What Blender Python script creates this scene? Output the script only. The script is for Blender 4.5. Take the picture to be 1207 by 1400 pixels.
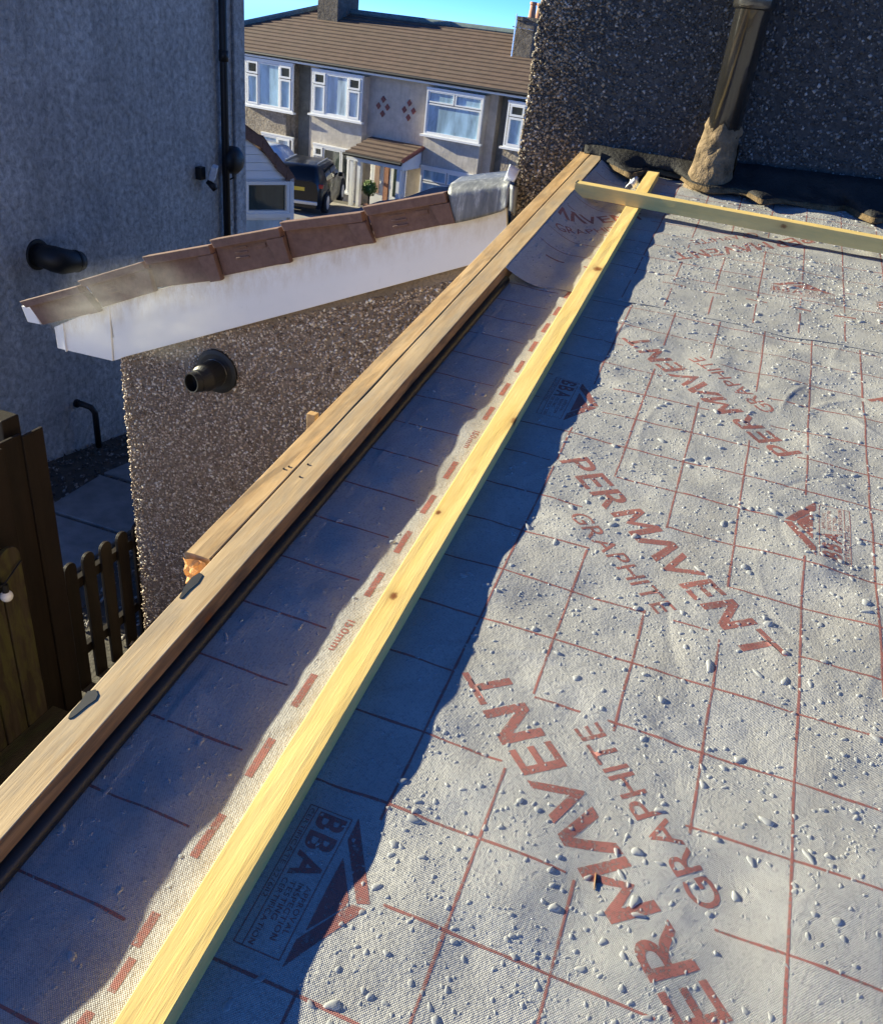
import bpy, bmesh, math, random
import numpy as np
from mathutils import Matrix, Vector

# ---------------------------------------------------------------- scene, camera, light
for o in list(bpy.data.objects):
    bpy.data.objects.remove(o)
scene = bpy.context.scene
COL = scene.collection
random.seed(7)
RNG = np.random.default_rng(7)

TILT = math.radians(7.5)                       # pitch of the membrane roof
TR = np.array([[1, 0, 0], [0, math.cos(TILT), -math.sin(TILT)], [0, math.sin(TILT), math.cos(TILT)]])
ROOF = Matrix(((1, 0, 0, 0), (0, math.cos(TILT), -math.sin(TILT), 0), (0, math.sin(TILT), math.cos(TILT), 0), (0, 0, 0, 1)))
FPX = 1141.5                                   # focal length in photograph pixels (1207 wide)
RC = np.array([[0.93438746, 0.35086203, 0.061773], [0.26005681, -0.55322851, -0.79139666], [-0.24349645, 0.75553561, -0.60817384]])
CAMR = np.array([.18358, -1.06635, .76954])    # camera in the roof frame, metres
CAMW = TR @ CAMR
AX = TR @ RC.T                                 # camera axes (right, down, forward) in the world

cam_d = bpy.data.cameras.new('camera')
cam_d.sensor_fit = 'HORIZONTAL'; cam_d.sensor_width = 36.0
cam_d.lens = 36.0 * FPX / 1207.0
cam_d.clip_start = 0.02; cam_d.clip_end = 2000
cam = bpy.data.objects.new('camera', cam_d); COL.objects.link(cam)
cam.matrix_world = Matrix(((AX[0][0], -AX[0][1], -AX[0][2], CAMW[0]), (AX[1][0], -AX[1][1], -AX[1][2], CAMW[1]),
                           (AX[2][0], -AX[2][1], -AX[2][2], CAMW[2]), (0, 0, 0, 1)))
scene.camera = cam

SUN_EL, SUN_AZ = math.radians(16.0), math.radians(-88.5)     # azimuth clockwise from +Y
world = bpy.data.worlds.new('World'); scene.world = world; world.use_nodes = True
wn = world.node_tree
sky = wn.nodes.new('ShaderNodeTexSky'); sky.sky_type = 'NISHITA'; sky.sun_disc = False
sky.sun_elevation = SUN_EL; sky.sun_rotation = SUN_AZ
sky.altitude = 8000; sky.air_density = 1.0; sky.dust_density = 0.0; sky.ozone_density = 8.0
wn.links.new(sky.outputs[0], wn.nodes['Background'].inputs[0])
wn.nodes['Background'].inputs[1].default_value = 0.095
sd = bpy.data.lights.new('sun', 'SUN'); sd.energy = 5.0; sd.angle = math.radians(0.5); sd.color = (1.0, 0.93, 0.66)
so = bpy.data.objects.new('sun', sd); COL.objects.link(so)
S = Vector((math.sin(SUN_AZ) * math.cos(SUN_EL), math.cos(SUN_AZ) * math.cos(SUN_EL), math.sin(SUN_EL)))
so.rotation_euler = S.to_track_quat('Z', 'Y').to_euler()
so.location = (-6, 0, 6)
scene.render.engine = 'CYCLES'
scene.view_settings.view_transform = 'Standard'; scene.view_settings.look = 'None'
scene.view_settings.gamma = 1.0; scene.view_settings.exposure = 1.68
scene.render.resolution_x = 882; scene.render.resolution_y = 1024

# ---------------------------------------------------------------- photograph pixel -> direction -> point on a known surface
def ray(x, y):
    return AX @ np.array([(x - 603.5) / FPX, (y - 700) / FPX, 1.0])
def onY(x, y, Y):
    d = ray(x, y); return CAMW + d * (Y - CAMW[1]) / d[1]
def onX(x, y, X):
    d = ray(x, y); return CAMW + d * (X - CAMW[0]) / d[0]
def onZ(x, y, Z):
    d = ray(x, y); return CAMW + d * (Z - CAMW[2]) / d[2]
def roofpt(x, y, h=0.0):
    d = RC.T @ np.array([(x - 603.5) / FPX, (y - 700) / FPX, 1.0]); return CAMR + d * (h - CAMR[2]) / d[2]

# ---------------------------------------------------------------- helpers
def put(o, label=None, cat=None, group=None, kind=None):
    if label: o['label'] = label
    if cat: o['category'] = cat
    if group: o['group'] = group
    if kind: o['kind'] = kind
    return o
def empty(name, loc=(0, 0, 0), label=None, cat=None, group=None):
    o = bpy.data.objects.new(name, None); o.empty_display_size = .1; COL.objects.link(o)
    o.location = loc; return put(o, label, cat, group)
def link(name, me, mat, parent=None, M=None, smooth=False, bevel=0, solid=0):
    o = bpy.data.objects.new(name, me); COL.objects.link(o)
    if mat: me.materials.append(mat)
    if smooth:
        me.polygons.foreach_set('use_smooth', [True] * len(me.polygons))
    if M is not None: o.matrix_world = M
    if parent:
        o.parent = parent
        pm = Matrix.Translation(parent.location) @ parent.rotation_euler.to_matrix().to_4x4() if parent.parent is None else Matrix()
        if parent.parent is None and parent.type == 'EMPTY': o.matrix_parent_inverse = pm.inverted()
        elif M is not None: o.matrix_parent_inverse = Matrix(M).inverted(); 
    if solid:
        m = o.modifiers.new('solid', 'SOLIDIFY'); m.thickness = solid; m.offset = -1 if name == 'roof_membrane' else 0
    if bevel:
        m = o.modifiers.new('bevel', 'BEVEL'); m.width = bevel; m.segments = 2; m.limit_method = 'ANGLE'
    return o
class MB:
    def __init__(s): s.v = []; s.f = []
    def add(s, vs, fs):
        n = len(s.v); s.v += [tuple(map(float, p)) for p in vs]; s.f += [tuple(i + n for i in f) for f in fs]; return s
    def box(s, x0, x1, y0, y1, z0, z1):
        return s.add([(x0, y0, z0), (x1, y0, z0), (x1, y1, z0), (x0, y1, z0), (x0, y0, z1), (x1, y0, z1), (x1, y1, z1), (x0, y1, z1)],
                     [(3, 2, 1, 0), (4, 5, 6, 7), (0, 1, 5, 4), (1, 2, 6, 5), (2, 3, 7, 6), (3, 0, 4, 7)])
    def obox(s, c, ax, sz):                       # oriented box: centre, three axes, three sizes
        c = np.array(c, float); a = [np.array(q, float) / np.linalg.norm(q) * w / 2 for q, w in zip(ax, sz)]
        vs = [c + i * a[0] + j * a[1] + k * a[2] for k in (-1, 1) for i, j in ((-1, -1), (1, -1), (1, 1), (-1, 1))]
        return s.add(vs, [(3, 2, 1, 0), (4, 5, 6, 7), (0, 1, 5, 4), (1, 2, 6, 5), (2, 3, 7, 6), (3, 0, 4, 7)])
    def prism(s, poly, d):                        # extrude a closed 3-D polygon by vector d
        n = len(poly); p = [np.array(q, float) for q in poly]; d = np.array(d, float)
        return s.add(p + [q + d for q in p], [tuple(range(n - 1, -1, -1)), tuple(range(n, 2 * n))] +
                     [(i, (i + 1) % n, n + (i + 1) % n, n + i) for i in range(n)])
    def tube(s, pts, r, n=12, cap=True):
        pts = [Vector(p) for p in pts]; rs = r if hasattr(r, '__len__') else [r] * len(pts)
        rings = []; u = None
        for i, p in enumerate(pts):
            t = (pts[min(i + 1, len(pts) - 1)] - pts[max(i - 1, 0)]).normalized()
            if u is None: u = t.orthogonal().normalized()
            else: u = (u - t * u.dot(t)).normalized()
            w = t.cross(u)
            rings.append([p + (u * math.cos(a) + w * math.sin(a)) * rs[i] for a in [2 * math.pi * k / n for k in range(n)]])
        fs = [(i * n + k, i * n + (k + 1) % n, (i + 1) * n + (k + 1) % n, (i + 1) * n + k) for i in range(len(pts) - 1) for k in range(n)]
        if cap: fs += [tuple(range(n - 1, -1, -1)), tuple(range((len(pts) - 1) * n, len(pts) * n))]
        return s.add([v for g in rings for v in g], fs)
    def grid(s, P):                               # P: rows x cols x 3
        P = np.asarray(P, float); a, b = P.shape[:2]
        return s.add(P.reshape(-1, 3), [(i * b + j, i * b + j + 1, (i + 1) * b + j + 1, (i + 1) * b + j) for i in range(a - 1) for j in range(b - 1)])
    def build(s, name, mat, parent=None, **k):
        me = bpy.data.meshes.new(name); me.from_pydata(s.v, [], s.f); me.update()
        return link(name, me, mat, parent, **k)
def fast_mesh(name, V, F, attr=None):             # F: n x k array
    V = np.asarray(V, np.float32); F = np.asarray(F, np.int32); me = bpy.data.meshes.new(name)
    me.vertices.add(len(V)); me.vertices.foreach_set('co', V.ravel())
    k = F.shape[1]; me.loops.add(F.size); me.loops.foreach_set('vertex_index', F.ravel())
    me.polygons.add(len(F)); me.polygons.foreach_set('loop_start', np.arange(0, F.size, k, dtype=np.int32))
    me.update(calc_edges=True)
    if attr is not None:
        a = me.attributes.new('rnd', 'FLOAT', 'POINT'); a.data.foreach_set('value', np.asarray(attr, np.float32))
    return me
def hash2(ix, iy, seed):
    h = (ix.astype(np.int64) * 374761393 + iy.astype(np.int64) * 668265263 + seed * 982451653) & 0x7fffffff
    h = ((h ^ (h >> 13)) * 1274126177) & 0x7fffffff
    return ((h ^ (h >> 16)) & 0xffff) / 65535.0
def vnoise(x, y, seed=0):                         # smooth value noise, -1..1
    x = np.asarray(x, float); y = np.asarray(y, float); ix = np.floor(x); iy = np.floor(y); fx = x - ix; fy = y - iy
    fx = fx * fx * (3 - 2 * fx); fy = fy * fy * (3 - 2 * fy)
    a = hash2(ix, iy, seed); b = hash2(ix + 1, iy, seed); c = hash2(ix, iy + 1, seed); d = hash2(ix + 1, iy + 1, seed)
    return 2 * ((a * (1 - fx) + b * fx) * (1 - fy) + (c * (1 - fx) + d * fx) * fy) - 1

# ---------------------------------------------------------------- materials
class NT:
    def __init__(s, name):
        s.m = bpy.data.materials.new(name); s.m.use_nodes = True; s.t = s.m.node_tree; s.b = s.t.nodes['Principled BSDF']
        s.out = s.t.nodes['Material Output']
    def n(s, typ, **k):
        q = s.t.nodes.new(typ)
        for a, v in k.items():
            if a.startswith('i_'):
                key = a[2:]; key = int(key) if key.isdigit() else key.replace('_', ' ')
                s.set(q, key, v)
            else: setattr(q, a, v)
        return q
    def set(s, q, key, v):
        i = q.inputs[key]
        if isinstance(v, bpy.types.NodeSocket): s.t.links.new(v, i)
        else: i.default_value = v
    def P(s, **k):
        for a, v in k.items(): s.set(s.b, a.replace('_', ' '), v)
        return s
    def coord(s, scale=(1, 1, 1), rot=(0, 0, 0), kind='Object'):
        c = s.n('ShaderNodeTexCoord'); m = s.n('ShaderNodeMapping'); s.t.links.new(c.outputs[kind], m.inputs[0])
        m.inputs['Scale'].default_value = scale; m.inputs['Rotation'].default_value = rot; return m.outputs[0]
    def noise(s, vec, scale, detail=4, rough=.6, dist=0):
        q = s.n('ShaderNodeTexNoise', i_Scale=scale, i_Detail=detail, i_Roughness=rough, i_Distortion=dist)
        s.t.links.new(vec, q.inputs['Vector']); return q.outputs['Fac']
    def ramp(s, fac, stops):
        q = s.n('ShaderNodeValToRGB'); s.t.links.new(fac, q.inputs[0]); e = q.color_ramp.elements
        while len(e) < len(stops): e.new(.5)
        for el, (p, c) in zip(e, stops):
            el.position = p; el.color = (*c, 1) if len(c) == 3 else c
        return q.outputs[0]
    def math(s, op, a, b=0.0, c=None):
        q = s.n('ShaderNodeMath', operation=op); s.set(q, 0, a); s.set(q, 1, b)
        if c is not None: s.set(q, 2, c)
        return q.outputs[0]
    def mix(s, fac, a, b, mode='MIX'):
        q = s.n('ShaderNodeMix', data_type='RGBA', blend_type=mode); s.set(q, 0, fac)
        for i, v in ((6, a), (7, b)):
            s.set(q, i, (*v, 1) if isinstance(v, tuple) and len(v) == 3 else v)
        return q.outputs[2]
    def bump(s, h, strength=.3, dist=.01, normal=None):
        q = s.n('ShaderNodeBump', i_Strength=strength, i_Distance=dist); s.t.links.new(h, q.inputs['Height'])
        if normal is not None: s.t.links.new(normal, q.inputs['Normal'])
        return q.outputs[0]
def g3(v): return (v, v, v)

def mat_plain(name, col, rough=.6, var=.15, scale=12, metal=0, bump=0, bscale=60, spec=.5, coat=0):
    q = NT(name); v = q.coord(); n = q.noise(v, scale, 5)
    c = q.ramp(n, [(.25, tuple(x * (1 - var) for x in col)), (.75, tuple(min(1, x * (1 + var)) for x in col))])
    q.P(Base_Color=c, Roughness=rough, Metallic=metal); q.b.inputs['Specular IOR Level'].default_value = spec
    q.b.inputs['Coat Weight'].default_value = coat
    if bump: q.P(Normal=q.bump(q.noise(v, bscale, 4), bump, .01))
    return q.m

def mat_membrane():
    q = NT('membrane'); v = q.coord()
    n1 = q.noise(v, 7, 5); n2 = q.noise(v, 45, 4)
    c = q.ramp(n1, [(.3, (.385, .38, .37)), (.7, (.515, .505, .49))])
    c = q.mix(q.math('MULTIPLY', q.ramp(n2, [(.45, g3(0)), (.75, g3(1))]), .35), c, (.30, .30, .30))
    # small dirt specks and smears
    vs = q.n('ShaderNodeTexVoronoi', i_Scale=26.0); q.t.links.new(v, vs.inputs['Vector'])
    sp = q.ramp(vs.outputs['Distance'], [(.04, g3(1)), (.07, g3(0))])
    gate = q.ramp(q.noise(v, 9, 2), [(.56, g3(0)), (.62, g3(1))])
    c = q.mix(q.math('MULTIPLY', q.math('MULTIPLY', sp, gate), .7), c, (.10, .09, .08))
    sm_ = q.noise(q.coord((1, .35, 1)), 6.5, 6, .7, .6); c = q.mix(q.ramp(sm_, [(.52, g3(0)), (.70, g3(.45))]), c, (.27, .245, .21))
    gr = q.noise(v, 330, 2); c = q.mix(q.ramp(gr, [(.50, g3(0)), (.68, g3(.5))]), c, (.20, .20, .20))
    # woven grid: two crossing threads about 2.3 mm apart
    sx = q.n('ShaderNodeSeparateXYZ'); q.t.links.new(v, sx.inputs[0])
    k = 2 * math.pi / .0024
    a = q.math('SINE', q.math('MULTIPLY', sx.outputs[0], k)); b = q.math('SINE', q.math('MULTIPLY', sx.outputs[1], k))
    w = q.math('ADD', q.math('MULTIPLY', q.math('MULTIPLY', a, b), .5), .5)
    c = q.mix(q.math('MULTIPLY', q.math('SUBTRACT', 1.0, w), .50), c, (.13, .13, .135))
    h = q.math('ADD', q.math('ADD', q.math('MULTIPLY', w, .35), q.noise(v, 120, 4)), q.math('MULTIPLY', gr, .7))
    q.P(Base_Color=c, Roughness=.62, Normal=q.bump(h, .75, .0018)); q.b.inputs['Specular IOR Level'].default_value = .35
    return q.m
def mat_print():
    q = NT('print_red'); v = q.coord()
    n = q.noise(v, 260, 3); n2 = q.noise(v, 22, 4)
    c = q.ramp(n2, [(.3, (.26, .085, .075)), (.7, (.37, .14, .12))])
    sx = q.n('ShaderNodeSeparateXYZ'); q.t.links.new(v, sx.inputs[0]); k = 2 * math.pi / .0024
    a = q.math('SINE', q.math('MULTIPLY', sx.outputs[0], k)); b = q.math('SINE', q.math('MULTIPLY', sx.outputs[1], k))
    w = q.math('ADD', q.math('MULTIPLY', q.math('MULTIPLY', a, b), .5), .5)
    c = q.mix(q.math('MULTIPLY', w, .25), c, (.12, .035, .035))
    q.P(Base_Color=c, Roughness=.65)
    q.P(Alpha=q.ramp(q.math('ADD', q.math('MULTIPLY', n, .7), q.math('MULTIPLY', n2, .3)), [(.30, g3(.15)), (.52, g3(.86))]), Normal=q.bump(w, .4, .001))
    return q.m
def mat_wood(name, c0, c1, c2, axis=1, knots=(), knotcol=(.20, .07, .02), rough=.6, stain=0.0, staincol=(.12, .10, .08), ring=46, bump=.25, fine=.3):
    """grain runs along the given local axis; knots are (x,y,z,radius) in local metres"""
    q = NT(name); sc = [1, 1, 1]; sc[axis] = .06
    v = q.coord(tuple(sc)); v0 = q.coord()
    n = q.noise(v, ring, 4, .6, .6); f = q.noise(v, 420, 3, .7); big = q.noise(q.coord(tuple(.35 if i == axis else 1 for i in range(3))), 16, 4)
    c = q.ramp(n, [(.28, c2), (.45, c1), (.62, c0), (.8, c1)])
    c = q.mix(q.math('MULTIPLY', f, fine), c, c2)
    c = q.mix(q.ramp(big, [(.45, g3(0)), (.68, g3(.6))]), c, c2)
    if stain:
        st = q.ramp(q.noise(q.coord(tuple(.25 if i == axis else 1 for i in range(3))), 22, 6, .7, .4), [(.46, g3(0)), (.62, g3(stain))])
        c = q.mix(st, c, staincol)
    for kx, ky, kz, r in knots:
        d = q.n('ShaderNodeVectorMath', operation='DISTANCE'); m = q.n('ShaderNodeMapping'); q.t.links.new(v0, m.inputs[0])
        s3 = [1, 1, 1]; s3[axis] = .62; m.inputs['Scale'].default_value = s3
        m.inputs['Location'].default_value = (0, 0, 0)
        q.t.links.new(m.outputs[0], d.inputs[0]); kk = [kx, ky, kz]; kk[axis] *= .62; d.inputs[1].default_value = kk
        dd = q.math('ADD', d.outputs['Value'], q.math('MULTIPLY', q.math('SUBTRACT', q.noise(v0, 130, 3), .5), r * .8))
        ringf = q.ramp(q.math('DIVIDE', dd, r * 2.6), [(.12, g3(1)), (.26, g3(.75)), (.38, g3(.22)), (.7, g3(.08)), (1, g3(0))])
        c = q.mix(ringf, c, knotcol)
    h = q.math('ADD', f, q.math('MULTIPLY', n, .6))
    q.P(Base_Color=c, Roughness=rough, Normal=q.bump(h, bump, .0015)); q.b.inputs['Specular IOR Level'].default_value = .25
    return q.m
def mat_render(name, c0, c1, scale=70, bump=.6, bdist=.012, grime=None, streak=.35):
    q = NT(name); v = q.coord(); n = q.noise(v, scale, 6, .7, .3); big = q.noise(v, 1.6, 5, .6); mid = q.noise(v, 9, 4)
    c = q.ramp(n, [(.32, c0), (.68, c1)])
    c = q.mix(q.ramp(big, [(.35, g3(.0)), (.7, g3(.45))]), c, tuple(x * .62 for x in c0))
    vv = q.coord((1, 1, .12)); st = q.noise(vv, 11, 5, .7)
    c = q.mix(q.ramp(st, [(.5, g3(0)), (.72, g3(streak))]), c, tuple(x * .5 for x in c0))
    h = q.math('ADD', n, q.math('MULTIPLY', mid, .4))
    q.P(Base_Color=c, Roughness=.92, Normal=q.bump(h, bump, bdist)); q.b.inputs['Specular IOR Level'].default_value = .2
    return q.m
def mat_stones(name, stops, rough=.55, spec=.5):
    q = NT(name); a = q.n('ShaderNodeAttribute', attribute_name='rnd'); c = q.ramp(a.outputs['Fac'], stops)
    q.P(Base_Color=c, Roughness=rough); q.b.inputs['Specular IOR Level'].default_value = spec
    return q.m
def mat_tile(name, c0, c1, scale=30, rough=.75):
    q = NT(name); v = q.coord(); n = q.noise(v, scale, 6, .7); n2 = q.noise(v, 3, 4); f = q.noise(v, 220, 3)
    c = q.ramp(n, [(.3, c0), (.7, c1)]); c = q.mix(q.ramp(n2, [(.45, g3(0)), (.75, g3(.5))]), c, tuple(x * .75 for x in c0))
    q.P(Base_Color=c, Roughness=rough, Normal=q.bump(q.math('ADD', n, f), .25, .003)); return q.m
def mat_glass(name, col, rough=.05):
    q = NT(name); v = q.coord((1, 1, .25)); n = q.noise(v, 2.6, 4, .6, .4)
    c = q.ramp(n, [(.35, tuple(x * .62 for x in col)), (.62, tuple(min(1, x * 1.2) for x in col))])
    q.P(Base_Color=c, Roughness=rough); q.b.inputs['Specular IOR Level'].default_value = .9; q.b.inputs['Coat Weight'].default_value = .6
    q.b.inputs['Coat Roughness'].default_value = .02
    return q.m
def mat_water():
    """clear drop: mostly seen through, with a wet sheen and a little of its own body"""
    q = NT('water'); q.P(Base_Color=(.56, .57, .58, 1), Roughness=.03, IOR=1.33)
    q.b.inputs['Specular IOR Level'].default_value = 1.0; q.b.inputs['Coat Weight'].default_value = .6; q.b.inputs['Coat Roughness'].default_value = .02
    tr = q.n('ShaderNodeBsdfTransparent'); tr.inputs['Color'].default_value = (.74, .76, .78, 1)
    lw = q.n('ShaderNodeLayerWeight', i_Blend=.35); mx = q.n('ShaderNodeMixShader')
    q.t.links.new(q.math('ADD', q.math('MULTIPLY', lw.outputs['Facing'], .45), .40), mx.inputs[0])
    q.t.links.new(tr.outputs[0], mx.inputs[1]); q.t.links.new(q.b.outputs[0], mx.inputs[2]); q.t.links.new(mx.outputs[0], q.out.inputs['Surface'])
    return q.m

M = {}
M['membrane'] = mat_membrane(); M['print'] = mat_print(); M['water'] = mat_water()
M['batten'] = mat_wood('treated_batten', (.82, .60, .24), (.78, .55, .20), (.70, .46, .13), 1, fine=.12,
                       knots=[(-.086, .155, .025, .011), (-.110, .93, .025, .012), (-.108, -.335, .025, .006), (-.100, -.61, .012, .006), (-.118, -.145, .025, .004), (-.105, -.02, .03, .004)], ring=30)
M['cross'] = mat_wood('treated_cross_batten', (.80, .58, .22), (.73, .52, .19), (.60, .45, .16), 0, fine=.15, knots=[(-.2, 1.46, .05, .006), (.30, 1.45, .05, .008)], ring=30, stain=.25, staincol=(.30, .30, .16))
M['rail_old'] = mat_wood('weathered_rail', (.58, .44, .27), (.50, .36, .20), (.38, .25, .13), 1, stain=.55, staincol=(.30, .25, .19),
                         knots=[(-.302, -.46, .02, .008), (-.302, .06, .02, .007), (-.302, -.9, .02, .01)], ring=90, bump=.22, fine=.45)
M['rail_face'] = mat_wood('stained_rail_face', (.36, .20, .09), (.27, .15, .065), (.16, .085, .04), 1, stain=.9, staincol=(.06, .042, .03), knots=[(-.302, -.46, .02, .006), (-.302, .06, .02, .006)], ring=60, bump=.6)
M['rail_top'] = mat_wood('sawn_timber', (.68, .48, .26), (.58, .38, .18), (.44, .26, .11), 1, stain=.35, ring=90, bump=.2, fine=.4)
M['endgrain'] = mat_wood('fresh_split_timber', (.80, .45, .18), (.66, .30, .09), (.42, .16, .04), 2, ring=40, bump=.9)
M['black'] = mat_plain('black_plastic', (.010, .010, .011), .5, .3, 20)
M['felt'] = mat_plain('bitumen_felt', (.022, .021, .021), .8, .45, 9, bump=.7, bscale=90, spec=.25)
M['felt_edge'] = mat_plain('torn_felt_edge', (.13, .092, .052), .9, .6, 30, bump=.8, bscale=120, spec=.1)
M['slate'] = mat_plain('dark_packer', (.022, .023, .028), .6, .3, 60)
M['pipe'] = mat_plain('painted_pipe', (.020, .019, .018), .20, .35, 9, bump=.10, bscale=18, spec=.9, coat=.5)
M['mortar'] = mat_plain('mortar', (.17, .125, .08), .9, .6, 25, bump=1.0, bscale=70, spec=.1)
M['darkwall'] = mat_render('dark_render', (.045, .045, .048), (.12, .118, .115), 60, .8, .02)
M['brownwall'] = mat_render('brown_render', (.22, .175, .13), (.40, .32, .24), 80, .8, .012)
M['greywall'] = mat_render('grey_roughcast', (.34, .345, .35), (.88, .885, .89), 20, 1.0, .035)
M['chips_dark'] = mat_stones('dark_chips', [(.0, (.035, .035, .035)), (.5, (.09, .088, .086)), (.85, (.17, .165, .16)), (.97, (.27, .26, .25)), (1, (.40, .39, .38))], .7, .25)
M['chips_brown'] = mat_stones('brown_chips', [(.0, (.11, .078, .055)), (.3, (.29, .205, .14)), (.6, (.50, .39, .29)), (.86, (.70, .59, .47)), (1, (.90, .86, .78))], .5)
M['chips_tan'] = mat_stones('tan_chips', [(.0, (.07, .055, .04)), (.5, (.17, .135, .10)), (.9, (.30, .25, .19)), (1, (.5, .45, .4))], .7, .25)
M['gravel'] = mat_stones('gravel_stones', [(.0, (.05, .045, .04)), (.5, (.14, .12, .10)), (1, (.34, .31, .28))], .8)
M['upvc'] = mat_plain('white_upvc', (.80, .80, .80), .35, .04, 4)
def mat_barge():
    q = NT('white_bargeboard'); v = q.coord(); sx = q.n('ShaderNodeSeparateXYZ'); q.t.links.new(v, sx.inputs[0])
    d = q.math('SUBTRACT', sx.outputs[2], q.math('MULTIPLY', sx.outputs[0], .412))          # distance up the board from its foot
    top = q.ramp(q.math('SUBTRACT', d, .085), [(.12, g3(0)), (.24, g3(1))]); n = q.noise(q.coord((1, 1, .4)), 26, 6, .75); n2 = q.noise(v, 3, 4)
    c = q.ramp(n2, [(.3, (.78, .78, .77)), (.7, (.84, .83, .81))])
    c = q.mix(q.math('MULTIPLY', q.math('MULTIPLY', top, q.ramp(n, [(.38, g3(0)), (.7, g3(1))])), .75), c, (.50, .40, .27))
    c = q.mix(q.math('MULTIPLY', q.ramp(n, [(.60, g3(0)), (.8, g3(1))]), .28), c, (.52, .47, .40))
    q.P(Base_Color=c, Roughness=.32, Normal=q.bump(n2, .08, .02)); return q.m
M['barge'] = mat_barge()
M['tile'] = mat_tile('brown_tile', (.115, .062, .047), (.20, .115, .088))
def mat_lead():
    q = NT('lead_sheet'); v = q.coord(); st = q.noise(q.coord((1, 1, .15)), 45, 6, .7, .3); n = q.noise(v, 30, 5, .7)
    c = q.ramp(st, [(.35, (.10, .108, .12)), (.55, (.19, .20, .215)), (.72, (.46, .47, .48))]); c = q.mix(q.ramp(n, [(.45, g3(0)), (.7, g3(.6))]), c, (.13, .14, .155))
    q.P(Base_Color=c, Roughness=.5, Metallic=.25, Normal=q.bump(q.math('ADD', st, n), .2, .006)); return q.m
M['lead'] = mat_lead()
M['lead_pale'] = mat_plain('pale_lead_scrap', (.66, .70, .76), .45, .25, 30, bump=.3, bscale=40)
M['steel'] = mat_plain('steel', (.75, .75, .76), .25, .1, 20, metal=1)
M['fence'] = mat_wood('dark_fence_board', (.024, .015, .010), (.017, .011, .007), (.010, .007, .005), 2, stain=.5, staincol=(.02, .015, .01), ring=24, bump=.5)
M['fence_moss'] = mat_wood('mossy_fence_board', (.070, .053, .035), (.050, .037, .024), (.028, .02, .012), 2, stain=.5, staincol=(.10, .10, .025), ring=24, bump=.6)
M['deck'] = mat_wood('grooved_deck', (.10, .08, .045), (.07, .056, .032), (.04, .034, .018), 1, stain=.5, staincol=(.07, .085, .03), ring=24)
M['slab'] = mat_plain('concrete_slab', (.22, .225, .225), .85, .3, 7, bump=.3, bscale=60)
M['bounce_ground'] = mat_plain('pale_bounce_ground', (.62, .57, .48), .9, .12, 2, bump=.2, bscale=30)
M['ground'] = mat_plain('dark_soil', (.085, .075, .06), .95, .4, 6, bump=.8, bscale=40)
M['tarmac'] = mat_plain('tarmac', (.055, .055, .056), .9, .2, 30, bump=.4, bscale=90)
M['drive'] = mat_plain('drive_paving', (.30, .27, .24), .9, .2, 4, bump=.3, bscale=30)
M['white_bulb'] = mat_plain('white_bulb', (.85, .85, .84), .25, .03, 5)

# ================================================================= SETTING
def zg(Y): return -2.80 if Y < 3.6 else (-2.80 - .14 * (Y - 3.6) if Y < 20 else -5.096 - .07 * (Y - 20))
b = MB()
ys = [-60, -20, -6, -2, 1, 3.6, 8, 14, 20, 30, 45, 80, 200, 600]; xs = [-400, -120, -40, -15, -6, -3, 0, 3, 8, 30, 120, 400]
b.grid([[(x, y, zg(y) - (.02 if y < 3.7 else 0)) for x in xs] for y in ys])
put(b.build('ground', M['ground']), kind='structure')
b = MB(); b.grid([[(x, y, zg(y) + .012) for x in (-80, -40, -20, 0, 40, 80)] for y in (14.0, 17, 20.0)])
put(b.build('road', M['tarmac']), kind='structure')
b = MB(); b.grid([[(x, y, zg(y) + .10) for x in (-80, -20, 40, 80)] for y in (20.0, 22.0)]); b.grid([[(x, 20.0, zg(20) + h) for x in (-80, 80)] for h in (-.02, .10)])
put(b.build('pavement', M['drive']), kind='structure')
b = MB(); b.grid([[(x, y, zg(y) + .11) for x in (-26, -18, -12, -6, 2)] for y in (22.0, 25, 28.2)])
put(b.build('driveway', M['drive']), kind='structure')

b = MB(); b.grid([[(x, y, -2.79) for x in (-14, -8, -2.45, 4, 12)] for y in (-16, -8, -2, .9)])  # unseen pale floor, added to bounce warm sunlight onto the shaded walls
put(b.build('bounce_ground', M['bounce_ground']), kind='structure')
# alley slabs between the grey house and the brown extension
alley = MB().box(-4.58, -2.42, 3.0, 3.58, -2.9, -2.815).build('alley_path', M['ground']); put(alley, kind='structure')
XG = -4.60                                     # face of the grey neighbour's wall
slabs = [(-4.05, -3.35, 2.35, 2.93), (-4.05, -3.35, 2.96, 3.56), (-4.05, -3.35, 3.60, 4.25), (-4.05, -3.35, 4.28, 4.9), (-3.30, -2.62, 2.96, 3.56), (-3.30, -2.62, 3.60, 4.25)]
for i, (x0, x1, y0, y1) in enumerate(slabs):
    p = MB(); z = [zg(y0) + .03 + .004 * (i % 3), zg(y1) + .03 + .004 * (i % 3)]
    p.add([(x0, y0, z[0] - .04), (x1, y0, z[0] - .04), (x1, y1, z[1] - .04), (x0, y1, z[1] - .04), (x0, y0, z[0]), (x1, y0, z[0]), (x1, y1, z[1]), (x0, y1, z[1])],
          [(3, 2, 1, 0), (4, 5, 6, 7), (0, 1, 5, 4), (1, 2, 6, 5), (2, 3, 7, 6), (3, 0, 4, 7)])
    p.build('paving_slab', M['slab'], alley, bevel=.006)
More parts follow.
